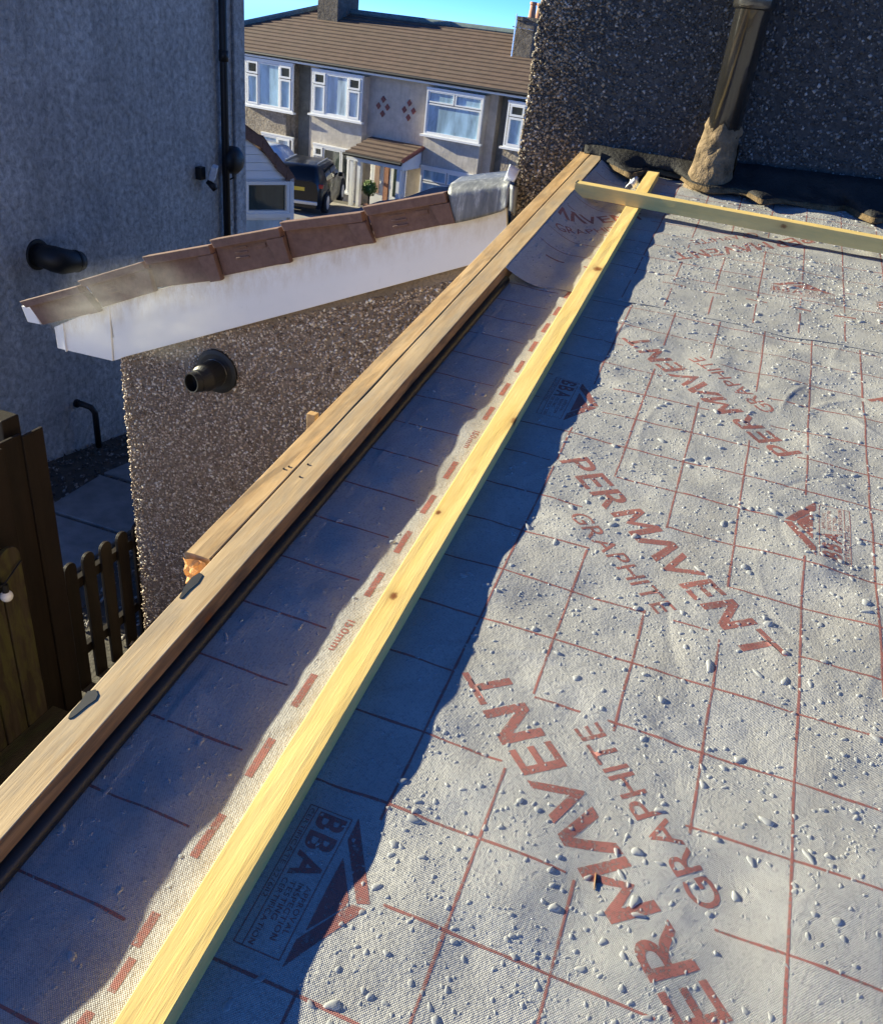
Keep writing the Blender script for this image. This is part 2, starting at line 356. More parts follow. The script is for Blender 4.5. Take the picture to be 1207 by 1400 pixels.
def chip_verts(n, size, flat, rng):
    base = np.array([[1, 0, 0], [-1, 0, 0], [0, 1, 0], [0, -1, 0], [0, 0, 1], [0, 0, -1]], float)
    V = np.repeat(base[None], n, 0) * (1 + rng.uniform(-.35, .35, (n, 6, 1)))
    V = V * np.stack([rng.uniform(.6, 1.3, n), rng.uniform(.55, 1.1, n), np.full(n, flat)], 1)[:, None, :]
    a = rng.uniform(0, 2 * math.pi, n); ca, sa = np.cos(a), np.sin(a)
    x = V[..., 0] * ca[:, None] - V[..., 1] * sa[:, None]; y = V[..., 0] * sa[:, None] + V[..., 1] * ca[:, None]
    t1, t2 = rng.normal(0, .35, (2, n)); z = V[..., 2] + x * t1[:, None] + y * t2[:, None]
    return np.stack([x, y, z], -1) * size[:, None, None]
OCT = np.array([[0, 2, 4], [2, 1, 4], [1, 3, 4], [3, 0, 4], [2, 0, 5], [1, 2, 5], [3, 1, 5], [0, 3, 5]])
def chips(name, P, ex, ey, ez, smin, smax, flat, mat, parent=None, seed=1, clump=0.0):
    rng = np.random.default_rng(seed); n = len(P); size = rng.uniform(smin, smax, n)
    V = chip_verts(n, size, flat, rng)
    W = P[:, None, :] + V[..., :1] * np.array(ex) + V[..., 1:2] * np.array(ey) + V[..., 2:3] * np.array(ez)
    F = (OCT[None] + 6 * np.arange(n)[:, None, None]).reshape(-1, 3)
    r = rng.uniform(0, 1, n)
    me = fast_mesh(name, W.reshape(-1, 3), F, np.repeat(r, 6)); return put(link(name, me, mat, parent), kind='stuff')
rng = np.random.default_rng(3)
n = 5200; gx = rng.uniform(-4.58, -2.3, n); gy = rng.uniform(2.0, 6.3, n)
keep = np.ones(n, bool)
for x0, x1, y0, y1 in slabs: keep &= ~((gx > x0) & (gx < x1) & (gy > y0) & (gy < y1))
gx, gy = gx[keep], gy[keep]
g = chips('gravel', np.stack([gx, gy, np.array([zg(t) for t in gy]) + .008], 1), (1, 0, 0), (0, 1, 0), (0, 0, 1), .008, .022, .6, M['gravel'])
put(g, 'loose dark gravel beside the alley slabs', 'gravel')

# ================================================================= OUR HOUSE (dark pebbledash rear wall)
YW = 1.93
house = empty('pebbledash_house', (1.5, YW, -2.8), 'dark pebbledash rear wall of a house above the grey membrane roof', 'house')
MB().box(-.600, 4.2, YW, 7.8, -3.4, 3.6).build('wall', M['darkwall'], house)
rng = np.random.default_rng(11); n = 21000
px = rng.uniform(-.606, 1.15, n); pz = rng.uniform(.12, 1.25, n)
P = np.stack([px, np.full(n, YW - .001), pz], 1)
chips('stone_chips', P, (1, 0, 0), (0, 0, 1), (0, -1, 0), .0030, .0080, .5, M['chips_dark'], house, 5)
n = 4200; px = -.604 + np.abs(rng.normal(0, .11, n)); P = np.stack([px, np.full(n, YW - .0015), rng.uniform(.05, 1.2, n)], 1)
chips('stone_chips', P, (1, 0, 0), (0, 0, 1), (0, -1, 0), .0035, .0085, .55, M['chips_tan'], house, 15)
# left reveal of the corner
n = 1500; P = np.stack([np.full(n, -.601), rng.uniform(YW, 2.6, n), rng.uniform(.0, 1.2, n)], 1)
chips('stone_chips', P, (0, 1, 0), (0, 0, 1), (-1, 0, 0), .0030, .0080, .5, M['chips_dark'], house, 6)

# soil pipe with mortar haunching
pipe = empty('soil_pipe', (.058, YW - .07, .25), 'dark painted soil pipe rising up the pebbledash wall, mortar round its foot', 'pipe')
pc = (.058, YW - .068)
MB().tube([(pc[0], pc[1], .20), (pc[0], pc[1], 2.6)], .052, 28).build('pipe_barrel', M['pipe'], pipe, smooth=True)
zc = onY(1030, 13, YW - .1)[2]
MB().tube([(pc[0], pc[1], zc), (pc[0], pc[1], zc + .004), (pc[0], pc[1], zc + .012), (pc[0], pc[1], zc + .11), (pc[0], pc[1], zc + .115)], [.053, .060, .0625, .0625, .053], 28).build('pipe_socket', M['pipe'], pipe, smooth=True)
rows = []
for i in range(26):
    t = i / 25; z = .225 + t * .225; row = []
    for k in range(33):
        a = 2 * math.pi * k / 32
        r = .0535 + .004 + .016 * (1 - t) ** 2.0 * (1 + .9 * max(0, -math.cos(a))) + .006 * float(vnoise(a * 2.2, z * 30, 4)) + .003 * float(vnoise(a * 6, z * 80, 5))
        if t > .9: r = max(.050, r - (t - .9) * .09)
        row.append((pc[0] + r * math.cos(a), pc[1] + min(r, .066) * math.sin(a), z + .012 * float(vnoise(a * 1.5, 3, 9)) * t))
    rows.append(row)
MB().grid(rows).build('mortar_collar', M['mortar'], pipe, smooth=True)

# bitumen felt upstand dressed down the wall, torn lower edge
up = [(800, 196), (828, 200), (870, 207), (930, 217), (985, 224), (1010, 222), (1080, 231), (1140, 238), (1207, 246), (1320, 262)]
lo = [(812, 204), (838, 226), (862, 238), (905, 229), (930, 238), (946, 251), (968, 257), (1004, 258), (1022, 262), (1042, 274), (1066, 272), (1100, 277), (1140, 283), (1156, 281), (1176, 291), (1194, 299), (1240, 296), (1330, 312)]
U = np.linspace(0, 1, 120)
def interp(pl, u):
    pl = np.array(pl, float); t = np.linspace(0, 1, 400); X = np.interp(u, [(p - pl[0][0]) / (pl[-1][0] - pl[0][0]) for p in pl[:, 0]], pl[:, 0]); return np.stack([X, np.interp(X, pl[:, 0], pl[:, 1])], 1)
UP, LO = interp(up, U), interp(lo, U); rows = [[] for _ in range(9)]; lip = [[] for _ in range(4)]
for i in range(len(U)):
    a = onY(UP[i][0], UP[i][1], YW - .012); hh = .022 + .010 * float(vnoise(i * .09, 0, 2))
    c = TR @ roofpt(LO[i][0], LO[i][1], hh); c[1] = min(c[1], YW - .02)
    for k in range(9):
        t = k / 8; p = a * (1 - t) + c * t
        p = p + np.array([0, -.026 * math.sin(math.pi * t) * (1 - t) - .004, -.030 * math.sin(math.pi * t) * (1 - t)])
        p = p + np.array([0, -1, .5]) * .006 * float(vnoise(i * .22, t * 4, 8))
        rows[k].append(p)
    w = .5 + .5 * float(vnoise(i * .13, 5, 3))
    for k in range(4): lip[k].append(c + np.array([0, -.004 - .009 * k / 3, -.003 - (.006 + .006 * w) * k / 3 + (.006 if k == 0 else 0)]))
felt = empty('felt_upstand', (0.3, YW - .05, .25), 'black bitumen felt dressed down the wall with a torn brown lower edge', 'felt')
MB().grid(rows).build('felt_sheet', M['felt'], felt, smooth=True, solid=.004)
MB().grid(lip).build('torn_edge', M['felt_edge'], felt, smooth=True, solid=.004)
bsc = MB(); bsc.grid([[onY(822 + 12 * s, 208 + 5 * s, YW - .06) + np.array([0, -.02 * t, -.10 * t]) for s in range(4)] for t in (0, .5, 1)])
put(bsc.build('felt_scrap', M['felt'], solid=.003), 'small torn scrap of black felt by the end of the rails', 'felt scrap')

# ================================================================= MEMBRANE ROOF (roof frame u, v, h)
_r = np.random.default_rng(99)
CREASES = [(_r.uniform(-.25, .65), _r.uniform(-.95, .8), _r.choice([.1, 1.4, .75, 2.3, 1.57]) + _r.normal(0, .25), _r.uniform(.03, .11), _r.uniform(.0035, .008), _r.uniform(.0006, .0015) * _r.choice([1, 1, -1])) for _ in range(34)]
def H(u, v):
    u = np.asarray(u, float); v = np.asarray(v, float)
    w = .0024 * vnoise(u / .15 + 3, v / .13, 21) + .0030 * vnoise(u / .07, v / .06 + 5, 22) + .0007 * vnoise(u / .025, v / .025, 23)
    w = w + .0045 * np.exp(-((u - .40) ** 2 + (v - .02) ** 2) / .003) - .003 * np.exp(-((u - .34) ** 2 + (v - .08) ** 2) / .002)
    for cu, cv, ca, cl, cw, ch in CREASES:
        x = (u - cu) * math.cos(ca) + (v - cv) * math.sin(ca); y = -(u - cu) * math.sin(ca) + (v - cv) * math.cos(ca) + .12 * x * x / cl
        w = w + ch * np.exp(-(y / cw) ** 2) * np.exp(-(x / cl) ** 4)
    damp = 1 - .85 * np.exp(-((u + .10 + .012 * v) / .035) ** 2)
    return w * damp * np.where(u < -.27, .6, 1) - .0005
VLAP = .825
def lapv(u): return VLAP + .006 * np.sin(np.asarray(u) * 11 + 1) + .003 * np.sin(np.asarray(u) * 31) + np.clip(-.2 - np.asarray(u), 0, 1) * -.35
def H2(u, v):
    u = np.asarray(u, float); v = np.asarray(v, float)
    c = np.clip((-.205 - u) / .095, 0, 1.2); lift = .040 * c ** 1.7 * (1 - .12 * np.clip((v - 1.5) / .4, 0, 1))
    return H(u, v) * .8 + .0022 + lift
def sheet_mesh(name, us, vs, hf, mask=None):
    Ug, Vg = np.meshgrid(us, vs); V2 = Vg if mask is None else np.maximum(Vg, mask(Ug))
    Pz = hf(Ug, V2); P = np.stack([Ug, V2, Pz], -1).reshape(-1, 3); a, b_ = Ug.shape
    i = np.arange(a - 1)[:, None] * b_ + np.arange(b_ - 1)[None]; F = np.stack([i, i + 1, i + b_ + 1, i + b_], -1).reshape(-1, 4)
    return fast_mesh(name, P, F)
sheet1 = link('roof_membrane', sheet_mesh('roof_membrane', np.arange(-.305, 1.25, .0035), np.arange(-1.15, .93, .0035), H), M['membrane'], M=ROOF, smooth=True)
put(sheet1, 'large grey breather membrane with red grid lines, dotted with water droplets', 'membrane', 'membrane sheets on the roof')
us = np.arange(-.302, 1.25, .004); vs = np.arange(.78, 1.93, .004)
sheet2 = link('roof_membrane', sheet_mesh('roof_membrane', us, vs, H2, lapv), M['membrane'], M=ROOF, smooth=True, solid=.0012)
put(sheet2, 'upper membrane sheet lapped over the lower one, its corner curling up by the rail', 'membrane', 'membrane sheets on the roof')

def decal(name, bm, hf, parent, lift=.0003, step=.010):
    """cut a flat print shape fine enough to follow the sheet and lay it on"""
    if not bm.verts: bm.free(); return None
    bmesh.ops.triangulate(bm, faces=bm.faces[:])
    for _ in range(4):
        lg = [e for e in bm.edges if e.calc_length() > step]
        if not lg: break
        bmesh.ops.subdivide_edges(bm, edges=lg, cuts=1); bmesh.ops.triangulate(bm, faces=[f for f in bm.faces if len(f.verts) > 3])
    co = np.array([v.co[:] for v in bm.verts]); hz = hf(co[:, 0], co[:, 1]) + lift
    for v, z in zip(bm.verts, hz): v.co.z = z
    for f in bm.faces:
        f.smooth = True
        if f.normal.z < 0: f.normal_flip()
    me = bpy.data.meshes.new(name); bm.to_mesh(me); bm.free()
    o = link(name, me, M['print'], None, smooth=True); o.parent = parent; return o
def glyph(ch, bold):
    """one capital as a flat bmesh with cap height 1, left edge at 0; returns (bmesh, width)"""
    bm = bmesh.new()
    if ch in 'MN\u039b':
        t = .17 + bold * 1.5
        if ch == 'M': w = .95; pts = [(0, 0), (0, 1), (t * 1.05, 1), (w / 2, .42), (w - t * 1.05, 1), (w, 1), (w, 0), (w - t, 0), (w - t, .66), (w / 2, .16), (t, .66), (t, 0)]
        elif ch == 'N': w = .80; pts = [(0, 0), (0, 1), (t * 1.05, 1), (w - t, .34), (w - t, 1), (w, 1), (w, 0), (w - t * 1.05, 0), (t, .66), (t, 0)]
        else: w = .92; pts = [(0, 0), (w / 2 - t * .56, 1), (w / 2 + t * .56, 1), (w, 0), (w - t * 1.12, 0), (w / 2, .74), (t * 1.12, 0)]
        f = bm.faces.new([bm.verts.new((x, y, 0)) for x, y in pts]); bmesh.ops.triangulate(bm, faces=[f]); return bm, w
    cu = bpy.data.curves.new('t', 'FONT'); cu.body = ch; cu.size = 1; cu.offset = bold; cu.resolution_u = 4
    o = bpy.data.objects.new('t', cu); COL.objects.link(o); bpy.context.view_layer.update()
    me = bpy.data.meshes.new_from_object(o.evaluated_get(bpy.context.evaluated_depsgraph_get()))
    bpy.data.objects.remove(o); bpy.data.curves.remove(cu); bm.from_mesh(me); bpy.data.meshes.remove(me)
    x0 = min(v.co.x for v in bm.verts); x1 = max(v.co.x for v in bm.verts)
    for v in bm.verts: v.co.x -= x0
    return bm, x1 - x0
GL = {}
def text_bm(txt, size_cap, length, origin, ang, bold=.012, shear=0.0, clip=None, space=1.0, gap=.16):
    V, F, x = [], [], 0.0; capf = .727
    KERN = {'\u039bV': -.30, 'M\u039b': -.10, 'RA': -.10, 'AP': -.02, 'VE': -.03, 'RM': .0}; prev = ''
    for ch in txt:
        x += KERN.get(prev + ch, 0); prev = ch
        if ch == ' ': x += .35; continue
        key = (ch, round(bold, 4))
        if key not in GL:
            bm, w = glyph(ch, bold); k = 1.0 if ch in 'MN\u039b' else 1 / capf
            GL[key] = ([(v.co.x * k, v.co.y * k) for v in bm.verts], [[v.index for v in f.verts] for f in bm.faces] if bm.verts.index_update() is None else None, w * k); bm.free()
        vs_, fs_, w = GL[key]; n0 = len(V); V += [(a + x + shear * b_, b_) for a, b_ in vs_]; F += [[n0 + i for i in f] for f in fs_]; x += w + gap
    xs_ = [v[0] for v in V]; ys_ = [v[1] for v in V]; x0, x1, y0, y1 = min(xs_), max(xs_), min(ys_), max(ys_)
    ca, sa = math.cos(ang), math.sin(ang); bm = bmesh.new(); bv = []
    for a, b_ in V:                            # origin = top-left corner of the word
        X_ = (a - x0) / (x1 - x0) * length; Y_ = (b_ - y1) / (y1 - y0) * size_cap
        bv.append(bm.verts.new((origin[0] + X_ * ca - Y_ * sa, origin[1] + X_ * sa + Y_ * ca, 0)))
    for f in F:
        try: bm.faces.new([bv[i] for i in f])
        except ValueError: pass
    if clip is not None:
        bmesh.ops.bisect_plane(bm, geom=bm.verts[:] + bm.edges[:] + bm.faces[:], plane_co=(clip, 0, 0), plane_no=(1, 0, 0), clear_inner=True)
    return bm
keep_out = []                                   # oriented boxes where grid lines stop: (origin, angle, length, depth, sheet)
def word_pair(O, deg, hf, parent, tag, clip=None):
    a = math.radians(deg); e = (math.cos(a), math.sin(a)); d = (math.sin(a), -math.cos(a))
    decal('printed_lettering', text_bm('PERM\u039bVENT', .053, .49, O, a, .012, 0.12, clip, gap=.13), hf, parent)
    q = (O[0] + .135 * e[0] + .086 * d[0], O[1] + .135 * e[1] + .086 * d[1])
    decal('printed_lettering', text_bm('GRAPHITE', .031, .232, q, a, .006, 0.1, clip, gap=.15), hf, parent)
    keep_out.append((O, a, -.004, .494, -.008, .066, tag)); keep_out.append((O, a, .122, .38, .05, .126, tag))
word_pair((.355, -.747), 135, H, sheet1, 1); word_pair((.0415, .143), -45, H, sheet1, 1); word_pair((.355, .281), 135, H, sheet1, 1)
word_pair((.0415, -.88), -45, H, sheet1, 1)
word_pair((.875, -.25), 135, H, sheet1, 1); word_pair((.545, .63), -45, H, sheet1, 1)
word_pair((.406, 1.511), 225, H2, sheet2, 2); word_pair((-.447, 1.157), 45, H2, sheet2, 2, -.296)
def poly_bm(polys):
    bm = bmesh.new()
    for p in polys: bm.faces.new([bm.verts.new((x, y, 0)) for x, y in p])
    return bm
def bba(O, deg, hf, parent, tag):
    """certification mark: arrow triangle above a box of small print; local x along the lettering, y up"""
    a = math.radians(deg); ca, sa = math.cos(a), math.sin(a)
    def L(x, y): return (O[0] + x * ca - y * sa, O[1] + x * sa + y * ca)
    tri = [[L(-.004, .052), L(.074, .100), L(.078, .088), L(.022, .052)], [L(.080, .098), L(.154, .052), L(.128, .052), L(.080, .084)],
           [L(.040, .056), L(.078, .080), L(.084, .080), L(.118, .056)]]
    for t_ in tri: decal('printed_mark', poly_bm([t_]), hf, parent)
    t = .0011; fr = []
    for x0, x1, y0, y1 in ((0, .150, .0, .0 + t), (0, .150, .046, .046 + t), (0, t, t, .046), (.150 - t, .150, t, .046), (0, .150, .0085, .0085 + t)):
        fr.append([L(x0, y0), L(x1, y0), L(x1, y1), L(x0, y1)])
    for t_ in fr: decal('printed_border', poly_bm([t_]), hf, parent)
    decal('printed_lettering', text_bm('BBA', .030, .072, L(.004, .0435), a, .03), hf, parent)
    for k, (s_, ln) in enumerate((('APPROVAL', .048), ('INSPECTION', .056), ('TESTING', .040), ('CERTIFICATION', .066))):
        decal('printed_lettering', text_bm(s_, .0058, ln, L(.080, .0430 - .0082 * k), a, .01), hf, parent)
    decal('printed_lettering', text_bm('CERTIFICATE 22/6112', .0048, .10, L(.004, .0072), a, .004), hf, parent)
    keep_out.append((O, a, -.01, .165, -.105, .004, tag))
bba((-.073, -.630), -90, H, sheet1, 1); bba((-.073, .392), -90, H, sheet1, 1); bba((.468, .022), 90, H, sheet1, 1)
bba((.298, 1.072), 0, H2, sheet2, 2); bba((.545, 1.072), 0, H2, sheet2, 2)
def blocked(u, v, tag):
    for O, a, x0, x1, d0, d1, t in keep_out:
        if t != tag: continue
        e = (math.cos(a), math.sin(a)); d = (math.sin(a), -math.cos(a)); r = (u - O[0], v - O[1])
        x = r[0] * e[0] + r[1] * e[1]; y = r[0] * d[0] + r[1] * d[1]
        if x0 < x < x1 and d0 < y < d1: return True
    return False
def lines(segs, hf, tag, parent, w=.0030):
    def flush(run):
        if len(run) < 2: return
        co = np.array([p for pair in run for p in pair]); z = hf(co[:, 0], co[:, 1]) + .0003; n_ = len(run)
        me = bpy.data.meshes.new('printed_line'); me.from_pydata([(a, b_, c) for (a, b_), c in zip(co, z)], [], [(2 * i, 2 * i + 1, 2 * i + 3, 2 * i + 2) for i in range(n_ - 1)]); me.update()
        if me.polygons[0].normal.z < 0: me.flip_normals()
        o = link('printed_line', me, M['print'], None, smooth=True); o.parent = parent
    for (u0, v0, u1, v1) in segs:
        n_ = max(2, int(math.hypot(u1 - u0, v1 - v0) / .008)); run = []
        nx, ny = (v0 - v1), (u1 - u0); q = math.hypot(nx, ny); nx, ny = nx / q * w / 2, ny / q * w / 2
        for i in range(n_ + 1):
            t = i / n_; u = u0 + (u1 - u0) * t; v = v0 + (v1 - v0) * t
            wob = .0009 * float(vnoise(u * 14, v * 14, 31)); u += wob; v += wob
            if blocked(u, v, tag): flush(run); run = []; continue
            f = 1 + .25 * float(vnoise(u * 60, v * 60, 33)); run.append(((u + nx * f, v + ny * f), (u - nx * f, v - ny * f)))
        flush(run)
for r in range(-8, 12): lines([(-.303, -.1 * r + .002, -.172, -.1 * r), (-.09, -.1 * r, 1.24, -.1 * r + .0)], H, 1, sheet1)
for k in range(0, 13): lines([(.1 * k, -1.1, .1 * k, .82)], H, 1, sheet1)
for k in range(-2, 12): lines([(.07 + .1 * k, .845, .07 + .1 * k, .962), (.07 + .1 * k, 1.015, .07 + .1 * k, 1.9)], H2, 2, sheet2)
for r in range(1, 11): lines([(-.29, .95 + .1 * r, 1.24, .95 + .1 * r)], H2, 2, sheet2, .003)
dash = []
for r in range(-8, 12):
    v = -.1 * r
    if r % 5 == 4 and r in (4, -1): continue
    ln = .026 if r not in (8,) else .016
    dash.append([(-.1545, v - ln), (-.1455, v - ln), (-.1455, v + ln), (-.1545, v + ln)])
dash.append([(-.1495, -.855), (-.1415, -.855), (-.1415, -.825), (-.1495, -.825)])
for d_ in dash: decal('lap_mark', poly_bm([d_]), H, sheet1)
dash2 = [[(.07 + .1 * k - .025, .986), (.07 + .1 * k + .025, .986), (.07 + .1 * k + .025, .993), (.07 + .1 * k - .025, .993)] for k in (-3, -2, 0, 1, 2, 3, 4, 5, 6) if k != 0]
for d_ in dash2: decal('lap_mark', poly_bm([d_]), H2, sheet2)
for v in (-.375, .128): decal('printed_lettering', text_bm('150mm', .011, .056, (-.143, v), math.radians(-90), .02), H, sheet1)
decal('printed_lettering', text_bm('150mm', .011, .056, (.10, .985), math.radians(180), .02), H2, sheet2)

# the extension under the membrane
ext = empty('flat_roof_extension', (.3, 0, -2.8), 'rendered single storey extension under the grey membrane roof', 'extension')
rb = MB()
vs4 = [(-.335, -1.6), (1.6, -1.6), (1.6, 1.94), (-.335, 1.94)]
top = [TR @ np.array([u, v, -.03]) for u, v in vs4]; bot = [np.array([p[0], p[1], -3.0]) for p in top]
rb.add(top + bot, [(0, 1, 2, 3), (4, 5, 1, 0), (5, 6, 2, 1), (6, 7, 3, 2), (7, 4, 0, 3), (7, 6, 5, 4)]).build('wall', M['brownwall'], ext)

# ---------------------------------------------------------------- timbers
def beam(name, p0, p1, w, h0, h1, mat, label, cat, group, seg=40, wob=.0005, bevel=.0012, seed=0, chip=0):
    """timber in the roof frame from (u,v) p0 to p1; w across, h0..h1 above the membrane"""
    p0 = np.array(p0, float); p1 = np.array(p1, float); L_ = np.linalg.norm(p1 - p0); d = (p1 - p0) / L_; nrm = np.array([d[1], -d[0]])
    P = []
    cs = [(-.5, 0), (-.5, .5), (-.5, 1), (-.17, 1), (.17, 1), (.5, 1), (.5, .5), (.5, 0)]
    for i in range(seg + 1):
        c = p0 + d * L_ * i / seg; row = []
        for j, (a, t) in enumerate(cs):
            o_ = wob * float(vnoise(i * .35, j * 3.1, seed)) + wob * .6 * float(vnoise(i * 1.3, j * 5, seed + 1))
            dd = 0
            if chip and a == -.5 and t == 1: dd = chip * max(0, float(vnoise(i * .45, 7, seed + 3)) - .35)
            q = c + nrm * (a * w + o_ + dd); row.append((q[0], q[1], h0 + (h1 - h0) * t + (o_ if t > 0 else 0) - dd * .6))
        P.append(row)
    m = MB(); n_ = len(cs)
    m.add([q for r in P for q in r], [(i * n_ + j, i * n_ + (j + 1) % n_, (i + 1) * n_ + (j + 1) % n_, (i + 1) * n_ + j) for i in range(seg) for j in range(n_)] +
          [tuple(range(n_)), tuple(range(seg * n_ + n_ - 1, seg * n_ - 1, -1))])
    return put(m.build(name, mat, None, M=ROOF, bevel=bevel), label, cat, group)
beam('timber_batten', (-.0955, -1.15), (-.1265, 1.885), .038, .0002, .0255, M['batten'], 'long yellow treated batten laid up the slope on the grey membrane', 'batten', 'yellow battens on the membrane', seed=3)
beam('timber_batten', (-.300, 1.492), (1.4, 1.405), .029, .0258, .064, M['cross'], 'yellow treated batten lying across the slope, resting on the long batten', 'batten', 'yellow battens on the membrane', seed=8)
beam('timber_rail', (-.323, -1.35), (-.327, 1.925), .042, -.03, .040, M['rail_old'], 'weathered stained timber rail along the roof verge with dark packers on top', 'timber', 'verge rails', seed=12, wob=.0005, chip=.004)
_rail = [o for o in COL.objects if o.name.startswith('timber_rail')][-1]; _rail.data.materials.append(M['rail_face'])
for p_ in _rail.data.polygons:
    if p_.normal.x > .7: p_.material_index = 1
orail = beam('timber_rail', (-.3655, -.385), (-.369, 1.932), .036, -.02, .0402, M['rail_top'], 'paler sawn timber rail with a splintered end, nailed outside the weathered rail', 'timber', 'verge rails', seed=17, wob=.0006)
m = MB(); rows = []
for i in range(7):
    row = []
    for j in range(7):
        u = -.383 + .034 * i / 6; h = -.006 + .045 * j / 6
        row.append((u, -.386 - .004 - .007 * abs(float(vnoise(i * .9, j * .9, 44))) - .008 * (1 - j / 6) * (i / 6), h))
    rows.append(row)
o = m.grid(rows).build('splintered_end', M['endgrain'], None); o.parent = orail; o['label'] = 'bright orange splintered end grain'
# black strip along the foot of the weathered rail
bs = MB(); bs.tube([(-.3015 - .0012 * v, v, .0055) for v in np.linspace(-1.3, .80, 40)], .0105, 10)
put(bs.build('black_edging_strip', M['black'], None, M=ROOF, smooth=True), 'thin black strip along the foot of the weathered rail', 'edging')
# dark packers on the rail
def packer(pxs, label, h=.0402):
    pts = [roofpt(x, y, h) for x, y in pxs]; m = MB(); m.prism(pts, (0, 0, .0007))
    put(m.build('roof_packer', M['slate'], None, M=ROOF), label, 'packer', 'dark packers on the rail')
packer([(245, 818), (252, 803), (262, 790), (273, 783), (277, 787), (271, 797), (258, 808), (249, 818)], 'small dark packer on the rail beside the splintered end of the paler timber')
packer([(93, 983), (97, 974), (110, 960), (120, 946), (131, 943), (134, 950), (131, 957), (118, 966), (105, 977), (98, 982)], 'larger dark torn packer lying on the weathered rail alone')
# nails
for i, (x, y) in enumerate([(395, 638), (388, 641), (421, 635), (410, 652)]):
    p = roofpt(x, y, .0402 if i < 2 else .0402); m = MB(); m.tube([(p[0], p[1], p[2] - .002), (p[0], p[1], p[2] + .0012)], .0016, 8)
    put(m.build('nail_head', M['black'], None, M=ROOF), 'small dark nail head in the ' + ('paler outer' if i < 2 else 'weathered inner') + ' verge rail', 'nail', 'nails in the rails')
# stub of timber by the brown wall
q = onY(426, 590, 1.2)
MB_ = MB().box(q[0] - .016, q[0] + .016, 1.19, 1.22, q[2] - .5, onY(426, 565, 1.2)[2])
put(MB_.build('timber_stub', M['rail_top'], None, bevel=.002), 'short upright timber stub showing behind the paler rail', 'timber')
# pale offcut between battens near the wall
p = roofpt(868, 250, .01); m = MB(); rows = []
for i in range(9):
    t = i / 8; rows.append([(p[0] - .02 + .026 * s / 5 + .004 * math.sin(t * 5), p[1] - .06 + .13 * t, .010 + .012 * math.sin(math.pi * s / 5) + .003 * float(vnoise(i, s, 5))) for s in range(6)])
put(m.grid(rows).build('membrane_offcut', M['lead_pale'], None, M=ROOF, smooth=True, solid=.002), 'pale scrap rolled beside the top end of the long batten', 'scrap')
p = roofpt(815, 1201, .003); m = MB(); hs = lambda a, b_: float(H(a, b_)) + .0009
m.tube([(p[0] - .001, p[1] + .008, hs(p[0] - .001, p[1] + .008)), (p[0], p[1], hs(p[0], p[1]) + .0004), (p[0] + .001, p[1] - .009, hs(p[0] + .001, p[1] - .009))], [.0007, .0012, .0006], 6)
put(m.build('wood_splinter', M['rail_face'], None, M=ROOF), 'tiny wood splinter lying on the printed lettering', 'splinter')

# ---------------------------------------------------------------- water droplets
def drop_arrays(seed, R=8, N=12):
    rg = np.random.default_rng(seed); V = []; ph = rg.uniform(0, 6.28, 4); el = rg.uniform(.75, 1.0)
    for k in range(5):
        t = (k / 5) * math.pi / 2; rr = math.cos(t) ** .8; z = math.sin(t)
        for j in range(N):
            a = 2 * math.pi * j / N; w = 1 + .20 * math.sin(2 * a + ph[0]) + .16 * math.sin(3 * a + ph[1]) + .07 * math.sin(5 * a + ph[2])
            V.append((rr * w * math.cos(a), rr * w * math.sin(a) * el, z))
    V.append((.05, .03, 1.0))
    F = [(k * N + j, k * N + (j + 1) % N, (k + 1) * N + (j + 1) % N, (k + 1) * N + j) for k in range(4) for j in range(N)]
    T = [(4 * N + j, 4 * N + (j + 1) % N, 5 * N) for j in range(N)]
    return np.array(V), F, T
variants = [drop_arrays(s) for s in range(10)]
rg = np.random.default_rng(42)
cand = []
def allowed(u, v):
    if u < -.30 or u > .90 or v < -.98 or v > 1.9: return False
    if -.16 + -.012 * v < u < -.065 - .012 * v: return False
    if 1.40 < v < 1.50: return False
    return True
tries = 0
while len(cand) < 20000 and tries < 200000:
    tries += 1
    u = rg.uniform(-.30, .90); v = -1 + 2.9 * rg.uniform(0, 1)
    if not allowed(u, v): continue
    dens = .66 + .5 * float(vnoise(u / .06, v / .06, 71)) + .25 * float(vnoise(u / .2, v / .2, 72))
    if u < -.15: dens = dens * .35 - .05
    elif u < .0: dens *= .35
    else: dens += .12 * max(0, .06 - abs(u - .04)) / .06
    if v > 1.0 and u > .3: dens += .35
    if rg.uniform() > dens: continue
    r = .0011 + .0030 * rg.beta(1.1, 4.2) + (.0035 * rg.uniform() if rg.uniform() < .075 else 0)
    if v > .8: r *= 1.25
    cand.append((u, v, r))
cand = np.array(cand)
# keep drops apart
cell = {}; keepi = []
for i in np.argsort(-cand[:, 2]):
    u, v, r = cand[i]; k = (int(u / .008), int(v / .008)); ok = True
    for a in (-1, 0, 1):
        for b_ in (-1, 0, 1):
            for (u2, v2, r2) in cell.get((k[0] + a, k[1] + b_), ()):
                if (u - u2) ** 2 + (v - v2) ** 2 < (r * 1.05 + r2 * 1.05) ** 2: ok = False
    if ok: cell.setdefault(k, []).append((u, v, r)); keepi.append(i)
cand = cand[keepi]
def hf_at(u, v): return float(H2(u, v)) if v > lapv(u) else float(H(u, v))
dist = np.sqrt((cand[:, 0] - CAMR[0]) ** 2 + (cand[:, 1] - CAMR[1]) ** 2 + CAMR[2] ** 2)
order = np.argsort(-cand[:, 2] / dist); big = order[:260]; rest = order[260:]
dmesh = []
for V, F, T in variants:
    me = bpy.data.meshes.new('water_droplet'); me.from_pydata([tuple(p) for p in V], [], F + T); me.update()
    me.polygons.foreach_set('use_smooth', [True] * len(me.polygons)); me.materials.append(M['water']); dmesh.append(me)
